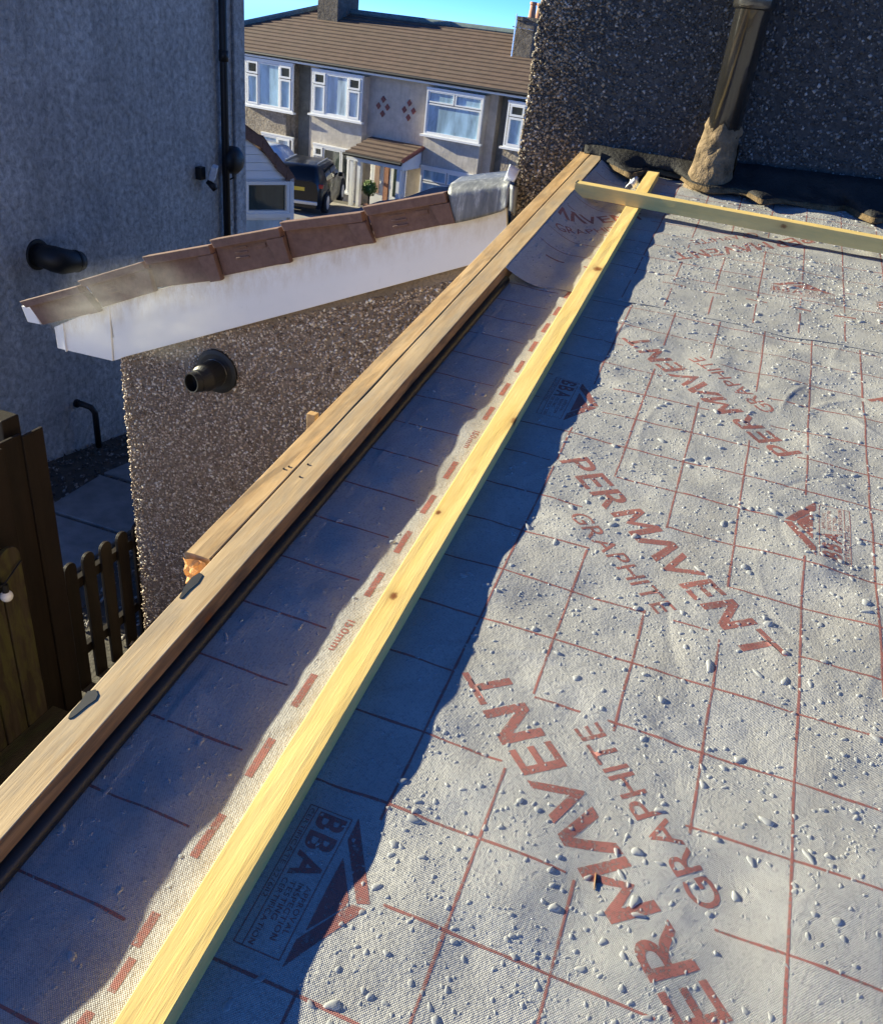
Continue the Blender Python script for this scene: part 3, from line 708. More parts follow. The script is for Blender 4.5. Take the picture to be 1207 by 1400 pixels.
for i in big:
    u, v, r = cand[i]; o = bpy.data.objects.new('water_droplet', dmesh[int(i) % 10]); COL.objects.link(o)
    ang = rg.uniform(0, 6.28); sx = rg.uniform(.85, 1.7)
    o.matrix_world = ROOF @ Matrix.Translation((u, v, hf_at(u, v) - .0002)) @ Matrix.Rotation(ang, 4, 'Z') @ Matrix.Diagonal((r * sx, r / sx ** .5, r * rg.uniform(.36, .58), 1))
    put(o, 'clear rounded water droplet standing proud on the grey membrane', 'droplet', 'larger water droplets on the membrane')
VV, FF, off = [], [], 0
for i in rest:
    u, v, r = cand[i]; V, F, T = variants[int(i) % 10]; a = rg.uniform(0, 6.28); ca, sa = math.cos(a), math.sin(a); sx = rg.uniform(.8, 1.4)
    x = V[:, 0] * sx; y = V[:, 1]; VV.append(np.stack([u + r * (x * ca - y * sa), v + r * (x * sa + y * ca), hf_at(u, v) - .0002 + V[:, 2] * r * rg.uniform(.36, .58)], 1))
    tri = [(f[0], f[1], f[2]) for f in F] + [(f[0], f[2], f[3]) for f in F] + list(T); FF.append(np.array(tri) + off); off += len(V)
me = fast_mesh('small_droplets', np.concatenate(VV), np.concatenate(FF))
put(link('small_droplets', me, M['water'], None, M=ROOF, smooth=True), 'spray of tiny water droplets over the membrane', 'droplets', kind='stuff')

# ================================================================= SIDE EXTENSION (brown pebbledash, tiled verge)
YB = 1.95
side = empty('side_extension', (-1.5, YB, -2.8), 'brown pebbledash side extension with white bargeboard and tiled verge', 'extension')
cT, cB = onY(165, 490, YB), onY(655, 358, YB); xl = cT[0]
slope = (onY(690, 293, YB)[2] - onY(165, 425, YB)[2]) / (onY(690, 293, YB)[0] - onY(165, 425, YB)[0])
def ztop(x): return cT[2] + slope * (x - cT[0]) + .10
w = MB(); poly = [(xl, YB, -3.6), (-.61, YB, -3.6), (-.61, YB, ztop(-.61)), (xl, YB, ztop(xl))]; w.prism(poly, (0, 1.8, 0)).build('wall', M['brownwall'], side)
rng = np.random.default_rng(21); n = 66000; px = rng.uniform(xl - .004, -.55, n); pz = rng.uniform(-2.75, .12, n)
k = pz < np.array([ztop(x) - .08 for x in px]); px, pz = px[k], pz[k]
chips('stone_chips', np.stack([px, np.full(len(px), YB - .001), pz], 1), (1, 0, 0), (0, 0, 1), (0, -1, 0), .0030, .0095, .6, M['chips_brown'], side, 9)
n = 2500; chips('stone_chips', np.stack([np.full(n, xl - .001), rng.uniform(YB, 2.9, n), rng.uniform(-2.75, -.9, n)], 1), (0, 1, 0), (0, 0, 1), (-1, 0, 0), .0028, .0075, .55, M['chips_brown'], side, 10)
# bargeboard, box end, corner piece
yb = YB - .035
MB().prism([onY(x, y, yb) for x, y in [(150, 424), (160, 490.5), (400, 427), (657, 358), (693, 340), (692, 284), (420, 345), (149, 412)]], (0, .022, 0)).build('bargeboard', M['barge'], side, bevel=.002)
MB().prism([onY(x, y, yb - .006) for x, y in [(74, 447), (79, 476), (154, 493.5), (149, 418), (130, 423)]], (0, .022, 0)).build('box_end', M['barge'], side, bevel=.002)
MB().prism([onY(x, y, yb + .001) for x, y in [(154, 461), (156, 493), (166, 490), (162, 460)]], (0, .03, 0)).build('corner_trim', M['barge'], side, bevel=.002)
for xx, yy in [(198, 463), (262, 405), (330, 420), (372, 418), (470, 395), (520, 345), (668, 300), (640, 330), (560, 370)]:
    q = onY(xx, yy, yb); MB().tube([(q[0], q[1] - .0015, q[2]), (q[0], q[1] + .002, q[2])], .0035, 8).build('fixing_pin', M['upvc'], side)
cb = onY(86, 442, yb - .008); cb2 = onY(91, 480, yb - .008)
MB().obox((cb + cb2) / 2, ((1, 0, 0), (0, 1, 0), cb2 - cb), (.006, .012, np.linalg.norm(cb2 - cb))).build('joint_cover', M['upvc'], side)
MB().prism([onY(x, y, yb - .01) for x, y in [(29, 418), (38, 440), (56, 443.5), (43, 421)]], (0, 1.7, 0)).build('gutter_end', M['upvc'], side, bevel=.002)
MB().prism([onY(x, y, yb - .008) for x, y in [(30, 414), (34, 418), (39, 418), (38, 413)]], (0, .05, 0)).build('gutter_clip', M['upvc'], side)
# verge tiles: each a cloaked tile, lower edge along the board, stepped at every joint
joints_t = [(33, 411), (112, 383), (200, 350), (292, 327), (387, 303), (499, 282), (612, 255)]       # top edge of each tile's lower-left end
joints_b = [(58, 444), (140, 420), (214, 393), (305, 377), (399, 353), (513, 326), (622, 299)]
for i in range(6):
    (ax, ay), (bx, by) = joints_t[i], joints_t[i + 1]; (cx_, cy_), (dx_, dy_) = joints_b[i], joints_b[i + 1]
    lift = 6
    A = onY(ax, ay - 1, yb - .018); B = onY(bx - 1, by + lift, yb - .018); C = onY(cx_, cy_, yb - .018); D = onY(dx_ - 1, dy_ + 5, yb - .018)
    t_ = empty('verge_tile', tuple(A)) if False else None
    vt = MB().prism([A, C, D, B], (0, .020, 0)).build('verge_tile', M['tile'], side, bevel=.003)
    ux = (B - A); dz = (C - A); Ln = np.linalg.norm(ux)
    # raised rib along the head, raised band at the upslope end, flat top of the tile running back
    e = ux / Ln; f = dz / np.linalg.norm(dz); fw = np.array([0, -1.0, 0])
    r1 = MB().prism([A + fw * .002, A + f * .036 + e * .012 + fw * .002, B + f * .036 + fw * .002, B + fw * .002], (0, -.030, 0)).build('head_rib', M['tile'], side, bevel=.003); r1.parent = vt; r1.matrix_parent_inverse = Matrix()
    r2 = MB().prism([B - e * .075 + f * .037 + fw * .002, D - e * .045 + fw * .002, D + e * .012 + fw * .002, B + e * .006 + f * .037 + fw * .002], (0, -.026, 0)).build('end_band', M['tile'], side, bevel=.003); r2.parent = vt; r2.matrix_parent_inverse = Matrix()
    if i % 2 == 1:                                  # faint moulded ribs on alternate tiles
        for q in range(3):
            s0 = A + e * (.09 + .03 * 0) + f * (.052 + .020 * q); rr = MB().obox(s0 + e * .03 + fw * .002, (e, fw, f), (.065, .005, .008)).build('moulded_rib', M['tile'], side, bevel=.002); rr.parent = vt; rr.matrix_parent_inverse = Matrix()
        s0 = A + e * (Ln - .12) + f * .058; rr = MB().obox(s0 + fw * .002, (e, fw, f), (.055, .005, .016)).build('moulded_rib', M['tile'], side, bevel=.002); rr.parent = vt; rr.matrix_parent_inverse = Matrix()
    MB().prism([A + (0, .03, -.075), A + (0, .03, -.10), B + e * .05 + (0, .03, -.125), B + e * .05 + (0, .03, -.10)], (0, 1.7, 0)).build('tile_course', M['tile'], side)
MB().prism([onY(612, 268, yb), onY(622, 299, yb), onY(690, 287, yb), onY(690, 262, yb)], (0, 1.7, 0)).build('tile_course', M['tile'], side)
# lead flashing over the last tile, turned up against the house
rows = []
top_ = [(610, 253), (640, 249), (670, 246), (692, 243), (700, 242)]; bot_ = [(622, 305), (645, 300), (668, 294), (688, 288), (694, 281)]
tp = interp(top_, np.linspace(0, 1, 18)); bt = interp(bot_, np.linspace(0, 1, 18))
for k in range(12):
    t = k / 11; row = []
    for i in range(18):
        a_ = onY(tp[i][0], tp[i][1], yb - .04); c_ = onY(bt[i][0], bt[i][1], yb - .04); p = a_ * (1 - t) + c_ * t
        p = p + np.array([0, .05 * (1 - min(1, t * 4)) ** 2 - .002 * float(vnoise(i * .5, t * 3, 61)) - .012 * max(0, (i - 14) / 4), 0])
        row.append(p)
    rows.append(row)
backrow = [r + np.array([0, .12, .012]) for r in rows[0]]
MB().grid([backrow] + rows).build('lead_flashing', M['lead'], side, smooth=True, solid=.003)
m = MB(); rows = []
for k in range(6):
    t = k / 5; rows.append([onY(694 + 14 * s - 4 * t * s, 250 + 36 * t + 6 * s, yb - .03 - .03 * math.sin(2.6 * s)) for s in np.linspace(0, 1, 8)])
m.grid(rows).build('lead_flashing', M['lead'], side, smooth=True, solid=.003)
m = MB(); rows = []
for k in range(6):
    t = k / 5; rows.append([onY(689 + 8 * t + (10 + 8 * t * 0) * s, 246 - 22 * t + 2 * s + 4 * s * t, yb - .02 - .02 * math.sin(3 * t + s)) for s in np.linspace(0, 1.35, 7)])
put(m.grid(rows).build('lead_scrap', M['lead_pale'], None, smooth=True, solid=.003), 'pale blue curled scrap of flashing sticking up beside the house corner', 'flashing')

# flue terminal
fc = onY(296, 508, YB - .01)
flue = empty('flue_terminal', tuple(fc), 'black round boiler flue terminal sticking out of the brown pebbledash wall', 'flue')
fy = lambda d: (fc[0], YB - d, fc[2])
MB().tube([fy(-.005), fy(.012), fy(.016)], [.105, .103, .085], 36).build('wall_seal', M['black'], flue, smooth=False, bevel=.002)
MB().tube([fy(.0), fy(.05), fy(.10)], [.062, .062, .060], 28).build('flue_duct', M['black'], flue, smooth=False)
MB().tube([fy(.020), fy(.027)], [.0635, .0635], 32).build('steel_band', M['steel'], flue)
MB().tube([fy(.10), fy(.115), fy(.135), (fc[0] - .010, YB - .16, fc[2] - .002), (fc[0] - .016, YB - .185, fc[2])], [.060, .058, .046, .044, .041], 28, cap=False).build('nozzle', M['black'], flue, solid=.004)
MB().tube([fy(.134), (fc[0] - .006, YB - .15, fc[2] - .001)], [.050, .050], 28).build('nozzle_ring', M['black'], flue)

# ================================================================= GREY NEIGHBOUR HOUSE
yc = onX(330, 160, XG)[1]
nb = empty('grey_house', (XG - 3, 4, -2.8), 'grey roughcast neighbouring house seen side on, black downpipe near its corner', 'house')
MB().box(XG - 6.5, XG, 2.32, yc, -4.2, 3.4).build('wall', M['greywall'], nb)
dp = onX(308, 160, XG + .06); yd = dp[1]
MB().tube([(XG + .055, yd, -3.2), (XG + .055, yd, 3.2)], .036, 14).build('downpipe', M['black'], nb, smooth=True)
for z in (-1.6, .1, 1.8): MB().tube([(XG + .055, yd, z), (XG + .055, yd, z + .09)], .043, 14).build('pipe_socket', M['black'], nb, smooth=True)
MB().box(XG + .001, XG + .03, yd + .22, yc + .03, -3.2, 3.3).build('corner_pilaster', M['greywall'], nb, bevel=.01)
# wall hung items
c = onX(80, 356, XG + .16)
ft = empty('flue_elbow', (XG, c[1], c[2]), 'black elbow flue terminal on the grey roughcast wall', 'flue')
MB().tube([(XG - .01, c[1] - .03, c[2] + .02), (XG + .015, c[1] - .03, c[2] + .02)], [.115, .11], 26).build('wall_seal', M['black'], ft, bevel=.003)
MB().tube([(XG, c[1] - .03, c[2] + .02), (XG + .08, c[1] - .03, c[2] + .02), (XG + .13, c[1] - .02, c[2] + .012), (XG + .16, c[1] + .03, c[2] - .01), (XG + .17, c[1] + .14, c[2] - .03), (XG + .175, c[1] + .21, c[2] - .04)], [.085, .088, .095, .095, .08, .07], 22).build('elbow', M['black'], ft, smooth=True)
MB().tube([(XG + .172, c[1] + .15, c[2] - .031), (XG + .173, c[1] + .165, c[2] - .033)], [.083, .083], 22).build('rim', M['black'], ft)
c = onX(289, 236, XG + .1)
fl = empty('security_light', (XG, c[1], c[2]), 'small grey floodlight with a dark sensor on the grey wall', 'lamp')
MB().box(XG, XG + .06, c[1] - .11, c[1] - .03, c[2] - .06, c[2] + .05).build('bracket', M['black'], fl, bevel=.005)
MB().obox((XG + .11, c[1] + .02, c[2]), ((1, .5, -.3), (-.5, 1, 0), (.3, 0, 1)), (.05, .16, .13)).build('lamp_body', M['lead_pale'], fl, bevel=.006)
MB().tube([(XG + .05, c[1] + .0, c[2] - .08), (XG + .10, c[1] + .02, c[2] - .12), (XG + .12, c[1] + .03, c[2] - .15)], [.02, .032, .028], 12).build('sensor', M['black'], fl, smooth=True)
c = onX(321, 219, XG + .1)
cw = MB().tube([(XG + .03, c[1], c[2]), (XG + .05, c[1], c[2]), (XG + .11, c[1], c[2]), (XG + .15, c[1], c[2]), (XG + .165, c[1], c[2])], [.10, .125, .125, .09, .03], 22)
vent = empty('round_vent', (XG, c[1], c[2]), 'round black vent cowl at the corner of the grey house', 'vent')
cw.build('cowl', M['black'], vent, smooth=True)
MB().tube([(XG + .06, c[1] + .02, c[2] - .11), (XG + .05, c[1] + .05, c[2] - .17), (XG + .01, c[1] + .06, c[2] - .19)], .008, 8).build('cable', M['black'], vent)
a_ = onX(115, 554, XG + .08); b_ = onX(130, 606, XG + .13)
wp = empty('waste_pipe', (XG, a_[1], -2.8), 'black bent waste pipe coming out low on the grey wall', 'pipe')
MB().tube([(XG - .02, a_[1], a_[2]), (XG + .06, a_[1] + .01, a_[2]), (XG + .12, a_[1] + .03, a_[2] - .02), (XG + .14, a_[1] + .05, a_[2] - .07), (XG + .14, a_[1] + .05, -2.83)], .026, 12).build('bent_tube', M['black'], wp, smooth=True)
MB().tube([(XG - .005, a_[1], a_[2]), (XG + .02, a_[1], a_[2])], .036, 12).build('collar', M['black'], wp)

# neighbour's white clad porch beyond the corner
d0 = np.array([.51, .86, 0.]); d0 /= np.linalg.norm(d0); nrm0 = np.array([d0[1], -d0[0], 0.])
K = CAMW + ray(332, 250) / np.linalg.norm(ray(332, 250)) * 11.0
def pp(x, y, off=0.0):
    d = ray(x, y); q = K + nrm0 * off; return CAMW + d * (np.dot(q - CAMW, nrm0) / np.dot(d, nrm0))
porch = empty('clad_porch', tuple(pp(370, 330)), 'white clad porch with a small window and sloping tiled verge by the grey house', 'porch')
back = np.array([-nrm0[0], -nrm0[1], 0]) * 1.6
MB().prism([pp(300, 325), pp(398, 300), pp(399, 243), pp(330, 182), pp(300, 157)], back).build('wall', M['upvc'], porch)
M['clad'] = mat_plain('cladding', (.74, .76, .80), .4, .04, 5)
for k in range(7):
    y0 = 166 + 11.2 * k; y1 = y0 + 10.6
    def xr(y): return 330 + (y - 184) * 69 / 59.
    xa = max(303, 1); xb0, xb1 = min(398, max(306, xr(y0))), min(398, max(306, xr(y1)))
    MB().prism([pp(xa, y0, .004), pp(xa, y1, .012), pp(xb1, y1, .012), pp(xb0, y0, .004)], nrm0 * .006).build('cladding_board', M['clad'], porch)
M['pane_dark'] = mat_glass('dark_pane', (.05, .065, .06)); M['pane_blue'] = mat_glass('sky_curtain_pane', (.36, .54, .70)); M['pane_pale'] = mat_glass('pale_pane', (.46, .58, .70))  # blue of the curtained panes is sky reflection put into the base colour
def frame_px(P, x0, x1, y0, y1, t, parent, name='window', depth=.03, off=.01, pane='pane_dark'):
    """rectangular window on the porch face, corner pixels, t = frame pixels"""
    f = MB()
    for a0, a1, c0, c1 in ((x0, x1, y0, y0 + t), (x0, x1, y1 - t, y1), (x0, x0 + t, y0 + t, y1 - t), (x1 - t, x1, y0 + t, y1 - t)):
        f.prism([P(a0, c0, off), P(a0, c1, off), P(a1, c1, off), P(a1, c0, off)], nrm0 * depth)
    o = f.build(name, M['upvc'], parent, bevel=.004)
    pn = MB().prism([P(x0 + t, y0 + t, off), P(x0 + t, y1 - t, off), P(x1 - t, y1 - t, off), P(x1 - t, y0 + t, off)], nrm0 * .008).build('pane', M[pane], parent)
    pn.parent = o; pn.matrix_parent_inverse = Matrix(); return o
frame_px(pp, 333, 393.5, 247, 291, 4.5, porch, off=.02, depth=.05)
MB().prism([pp(300, 291, .02), pp(300, 297, .02), pp(394, 295, .02), pp(394, 290, .02)], nrm0 * .07).build('window_sill', M['upvc'], porch)
frame_px(pp, 328, 390, 296, 332, 4.0, porch, off=.01, pane='pane_pale')
MB().prism([pp(394, 244, .0), pp(394, 302, .0), pp(399, 302, .0), pp(399, 242, .0)], nrm0 * .05).build('corner_post', M['upvc'], porch)
tp_ = [(302, 130), (331, 166), (360, 185), (378, 209), (393, 226), (404, 240)]
for i in range(5):
    (ax, ay), (bx, by) = tp_[i], tp_[i + 1]
    A, B = pp(ax, ay, .05), pp(bx, by + 3, .05); C, D = pp(ax - 1, ay + 20, .05), pp(bx - 1, by + 8 + (10 if i < 4 else 2), .05)
    MB().prism([A, C, D, B], -nrm0 * .06).build('verge_tile', M['tile'], porch, bevel=.006)
    MB().prism([A, A - (0, 0, .02), B - (0, 0, .02), B], -nrm0 * 1.7).build('tile_course', M['tile'], porch)

# ================================================================= GARDEN FENCES AND DECK
fen = empty('board_fence', (-2.40, .7, -2.8), 'tall dark stained board fence with a square end post', 'fence')
zt = -1.065
for k in range(11):
    y1 = 1.41 - k * .112; y0 = y1 - .116; dx = .012 * (k % 2)
    MB().box(-2.415 - dx, -2.40 - dx, y0, y1, -2.8, zt + .01 * math.sin(k * 2.1)).build('fence_board', M['fence'], fen, bevel=.003)
for z in (-1.35, -2.45): MB().box(-2.46, -2.43, .25, 1.4, z - .04, z + .04).build('fence_rail', M['fence'], fen)
MB().box(-2.56, -2.465, 1.26, 1.355, -2.8, -1.00).build('fence_post', M['fence'], fen, bevel=.006)
lf = empty('low_fence', (-2.2, .6, -2.8), 'low weathered fence with mossy round topped boards before the tall fence', 'fence')
for k in range(5):
    yc_ = 1.03 - k * .125; poly = [(-2.32, yc_ - .058, -2.75), (-2.32, yc_ + .058, -2.75)] + [(-2.32, yc_ + .058 * math.cos(a), -1.50 + .055 * math.sin(a)) for a in np.linspace(0, math.pi, 9)]
    MB().prism(poly, (.02, 0, 0)).build('fence_board', M['fence_moss'], lf, bevel=.003)
for z in (-1.7, -2.4): MB().box(-2.36, -2.323, .25, 1.1, z - .035, z + .035).build('fence_rail', M['fence'], lf)
bp = onX(9, 815, -2.27)
bulb = empty('festoon_bulb', tuple(bp), 'small white round bulb hanging on the low mossy fence', 'bulb')
sp = MB(); sp.tube([(bp[0], bp[1], bp[2] + .026 * math.cos(a)) for a in np.linspace(.05, math.pi - .05, 10)], [.026 * math.sin(a) for a in np.linspace(.05, math.pi - .05, 10)], 16)
sp.build('globe', M['white_bulb'], bulb, smooth=True)
MB().tube([(bp[0], bp[1], bp[2] + .022), (bp[0], bp[1], bp[2] + .06)], [.014, .013], 12).build('lamp_holder', M['black'], bulb)
MB().tube([(bp[0], bp[1] - .5, bp[2] + .12), (bp[0], bp[1] - .2, bp[2] + .075), (bp[0], bp[1], bp[2] + .06), (bp[0] - .02, bp[1] + .12, bp[2] + .10)], .004, 6).build('flex', M['black'], bulb)
pk = empty('picket_fence', (-2.6, 2.0, -2.8), 'dark low picket fence beside the corner of the brown extension', 'fence')
for k in range(7):
    yc_ = 1.50 + k * .135; z1 = -1.97 - .03 * k / 3; poly = [(-2.60, yc_ - .042, -2.82), (-2.60, yc_ + .042, -2.82)] + [(-2.60, yc_ + .042 * math.cos(a), z1 - .04 + .04 * math.sin(a)) for a in np.linspace(0, math.pi, 9)]
    MB().prism(poly, (.018, 0, 0)).build('picket', M['fence'], pk, bevel=.002)
for z in (-2.15, -2.6): MB().box(-2.635, -2.602, 1.42, 2.42, z - .03, z + .03).build('fence_rail', M['fence'], pk)
dk = empty('timber_deck', (-1.5, .2, -2.8), 'dark grooved timber decking between the fence and the extension', 'deck')
for k in range(12):
    x0 = -2.295 + k * .148; m = MB(); prof = []
    for g_ in range(14):
        xa = x0 + .142 * g_ / 14; prof += [(xa, -2.4), (xa + .0055, -2.4), (xa + .0065, -2.407), (xa + .0095, -2.407)]
    prof += [(x0 + .142, -2.4), (x0 + .142, -2.428), (x0, -2.428)]
    m.prism([(x, -1.6, z) for x, z in prof], (0, 2.72, 0)).build('deck_board', M['deck'], dk)
for y in (-1.4, -.2, 1.0): MB().box(-2.28, -.42, y, y + .06, -2.82, -2.43).build('joist', M['fence'], dk)

# ================================================================= HOUSES ACROSS THE STREET
YF = 30.0
M['far_render'] = mat_render('pale_render', (.50, .45, .39), (.66, .60, .53), 4, .4, .03)
M['far_dash'] = mat_render('speckled_dash', (.22, .18, .14), (.48, .42, .35), 9, .8, .05)
M['far_shade'] = mat_render('shaded_recess_render', (.17, .18, .185), (.27, .28, .28), 5, .4, .03)  # darker tone paints the shade of the recesses between houses
def mat_farroof():
    q = NT('far_roof_tile'); v = q.coord((1, 1, 1)); n = q.noise(v, 3, 5); n2 = q.noise(v, .5, 4)
    br = q.n('ShaderNodeTexBrick', offset=.5, i_Scale=1.0); q.t.links.new(q.coord((3.0, 3.0, 8.0)), br.inputs['Vector'])
    c = q.ramp(n, [(.3, (.085, .052, .038)), (.7, (.145, .09, .066))]); c = q.mix(q.ramp(n2, [(.4, g3(0)), (.7, g3(.4))]), c, (.11, .082, .06))
    sx = q.n('ShaderNodeSeparateXYZ'); q.t.links.new(v, sx.inputs[0])
    fr = q.math('FRACT', q.math('MULTIPLY', sx.outputs[0], 3.3)); c = q.mix(q.ramp(fr, [(.0, g3(.5)), (.12, g3(0))]), c, (.07, .045, .035))
    q.P(Base_Color=c, Roughness=.85); return q.m
M['far_roof'] = mat_farroof()
M['ridge'] = mat_plain('mossy_ridge', (.12, .17, .17), .8, .3, 6)
M['diamond'] = mat_plain('red_diamond_tile', (.20, .055, .045), .5, .25, 4)
M['stack'] = mat_render('chimney_render', (.10, .085, .07), (.24, .21, .18), 8, .8, .03)
M['terracotta'] = mat_plain('terracotta', (.42, .20, .12), .8, .2, 12)
M['door_wood'] = mat_plain('brown_door', (.42, .27, .20), .5, .15, 6)
ze = -1.17; zr = onY(585, 31, YF + 4.0)[2]
Ye, Yr = YF - .45, YF + 4.0
xr0 = onY(434, 10, Yr)[0] - .9; xe0 = xr0 - 3.8
NC = 15
def far_roof(x0, x1, parent, hip=False):
    m = MB()
    for i in range(NC):
        t0, t1 = i / NC, (i + 1) / NC
        ya, yb_ = Ye + (Yr - Ye) * t0, Ye + (Yr - Ye) * t1; za, zb = ze + (zr - ze) * t0, ze + (zr - ze) * t1
        xa = xe0 + (xr0 - xe0) * t0 if hip else x0; xb = xe0 + (xr0 - xe0) * t1 if hip else x0
        m.add([(xa, ya, za + .055), (x1, ya, za + .055), (x1, yb_ + .05, zb + .02), (xb, yb_ + .05, zb + .02), (xa, ya, za - .01), (x1, ya, za - .01)], [(0, 1, 2, 3), (4, 5, 1, 0)])
    xb = xr0 if hip else x0
    m.add([(xb, Yr, zr), (x1, Yr, zr), (x1, Yr + 4.3, ze), (xb - (3.8 if hip else 0), Yr + 4.3, ze)], [(0, 1, 2, 3)])
    if hip: m.add([(xe0, Ye, ze), (xr0, Yr, zr), (xe0, Yr + 4.3, ze)], [(0, 1, 2)])
    m.add([(x0 if not hip else xe0, Ye, ze - .02), (x1, Ye, ze - .02), (x1, Yr + 4.3, ze - .02), (x0 if not hip else xe0, Yr + 4.3, ze - .02)], [(0, 1, 2, 3)])
    r = m.build('roof', M['far_roof'], parent)
    rg_ = MB().tube([(xb, Yr, zr + .03), (x1, Yr, zr + .03)], .13, 8).build('ridge_tiles', M['ridge'], parent); rg_.parent = r; rg_.matrix_parent_inverse = Matrix()
    if hip:
        hp = MB().tube([(xe0, Ye, ze + .06), (xr0, Yr, zr + .05)], .13, 8).build('hip_tiles', M['ridge'], parent); hp.parent = r; hp.matrix_parent_inverse = Matrix()
    gt = MB().tube([(x0 if not hip else xe0, Ye - .05, ze - .0), (x1, Ye - .05, ze - .0)], .06, 8).build('gutter', M['black'], parent)
    gt.parent = r; gt.matrix_parent_inverse = Matrix()
    fs = MB().box(x0 if not hip else xe0, x1, Ye + .01, Ye + .04, ze - .13, ze - .03).build('fascia', M['upvc'], parent); fs.parent = r; fs.matrix_parent_inverse = Matrix()
    return r
def bars(m, x0, x1, z0, z1, y, t, d=.07):
    m.box(x0, x1, y - d, y, z1 - t, z1); m.box(x0, x1, y - d, y, z0, z0 + t); m.box(x0, x0 + t, y - d, y, z0 + t, z1 - t); m.box(x1 - t, x1, y - d, y, z0 + t, z1 - t)
def far_window(parent, x0, x1, z0, z1, y, cells, pane='pane_blue', sill=True, header=True):
    """cells: list of (fx0, fx1, fz0, fz1, open?, pane) fractions inside the frame"""
    fr = MB(); bars(fr, x0, x1, z0, z1, y, .055, .09); w_ = fr.build('window', M['upvc'], parent)
    kids = []
    for c_ in cells:
        a0, a1, b0, b1 = x0 + (x1 - x0) * c_[0], x0 + (x1 - x0) * c_[1], z0 + (z1 - z0) * c_[2], z0 + (z1 - z0) * c_[3]
        k = MB(); bars(k, a0, a1, b0, b1, y - (.03 if c_[4] else .012), .065 if c_[4] else .045, .07); kids.append(k.build('casement' if c_[4] else 'glazing_bar', M['upvc'], parent))
        kids.append(MB().box(a0 + .03, a1 - .03, y - .04, y - .025, b0 + .03, b1 - .03).build('pane', M[c_[5] if len(c_) > 5 else pane], parent))
    if sill: kids.append(MB().box(x0 - .10, x1 + .10, y - .17, y, z0 - .07, z0 - .003).build('sill', M['upvc'], parent))
    if header: kids.append(MB().box(x0 - .02, x1 + .02, y - .10, y, z1 + .003, z1 + .06).build('header', M['upvc'], parent))
    for k in kids: k.parent = w_; k.matrix_parent_inverse = Matrix()
    return w_
def chimney(parent, x, yf, zf, w_, dpt, ztop_, pots):
    c_ = MB().box(x - w_ / 2, x + w_ / 2, yf, yf + dpt, zf - .8, ztop_); c_.box(x - w_ / 2 - .05, x + w_ / 2 + .05, yf - .05, yf + dpt + .05, ztop_ + .002, ztop_ + .12)
    o = c_.build('chimney', M['stack'], parent)
    fl_ = MB().add([(x - w_ / 2 - .18, yf - .28, zf - .16), (x + w_ / 2 + .18, yf - .28, zf - .16), (x + w_ / 2 + .1, yf - .01, zf + .10), (x - w_ / 2 - .1, yf - .01, zf + .10)], [(0, 1, 2, 3)]).build('flashing', M['lead_pale'], parent, solid=.02); fl_.parent = o; fl_.matrix_parent_inverse = Matrix()
    for i in range(pots):
        yy = yf + dpt * (i + .6) / (pots + .2); p_ = MB().tube([(x, yy, ztop_ + .12), (x, yy, ztop_ + .5), (x, yy, ztop_ + .52), (x, yy, ztop_ + .60)], [.13, .10, .13, .12], 14).build('chimney_pot', M['terracotta'], parent, smooth=False); p_.parent = o; p_.matrix_parent_inverse = Matrix()
    return o
zb0 = -5.75
def X(px_, py_): return onY(px_, py_, YF)[0]
def Z(px_, py_): return onY(px_, py_, YF)[2]
yB = YF - .35                                        # bay face
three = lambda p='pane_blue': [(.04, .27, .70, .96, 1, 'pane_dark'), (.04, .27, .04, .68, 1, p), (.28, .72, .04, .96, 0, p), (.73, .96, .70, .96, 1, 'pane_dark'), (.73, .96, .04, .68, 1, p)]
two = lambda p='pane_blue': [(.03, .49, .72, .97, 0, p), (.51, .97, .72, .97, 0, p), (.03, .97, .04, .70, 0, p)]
# left, darker house
h0 = empty('terrace_house', (-20, YF, zb0), 'speckled brown dashed house with open white windows and hipped roof across the street', 'house')
MB().box(-24, -17.05, YF, YF + 8, zb0 - .5, ze).build('wall', M['far_dash'], h0)
MB().box(-17.05, -16.35, YF + .25, YF + 8, zb0 - .5, ze).build('recessed_wall', M['far_shade'], h0)
MB().box(-19.4, -17.2, yB, YF + .01, zb0 - .5, ze - .25).build('bay_wall', M['far_dash'], h0)
far_roof(-24, -16.36, h0, True)
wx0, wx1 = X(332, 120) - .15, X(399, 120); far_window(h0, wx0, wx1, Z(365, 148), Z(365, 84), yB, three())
far_window(h0, X(352, 190), X(399, 195), -5.2, Z(380, 187), yB, [(.04, .5, .04, .96, 0), (.52, .9, .55, .96, 1, 'pane_pale'), (.52, .9, .04, .53, 0)])
chimney(h0, X(449, 40) - 2.35, YF + 3.0, onY(440, 52, YF + 3.0)[2], .95, 1.5, 1.5, 3)
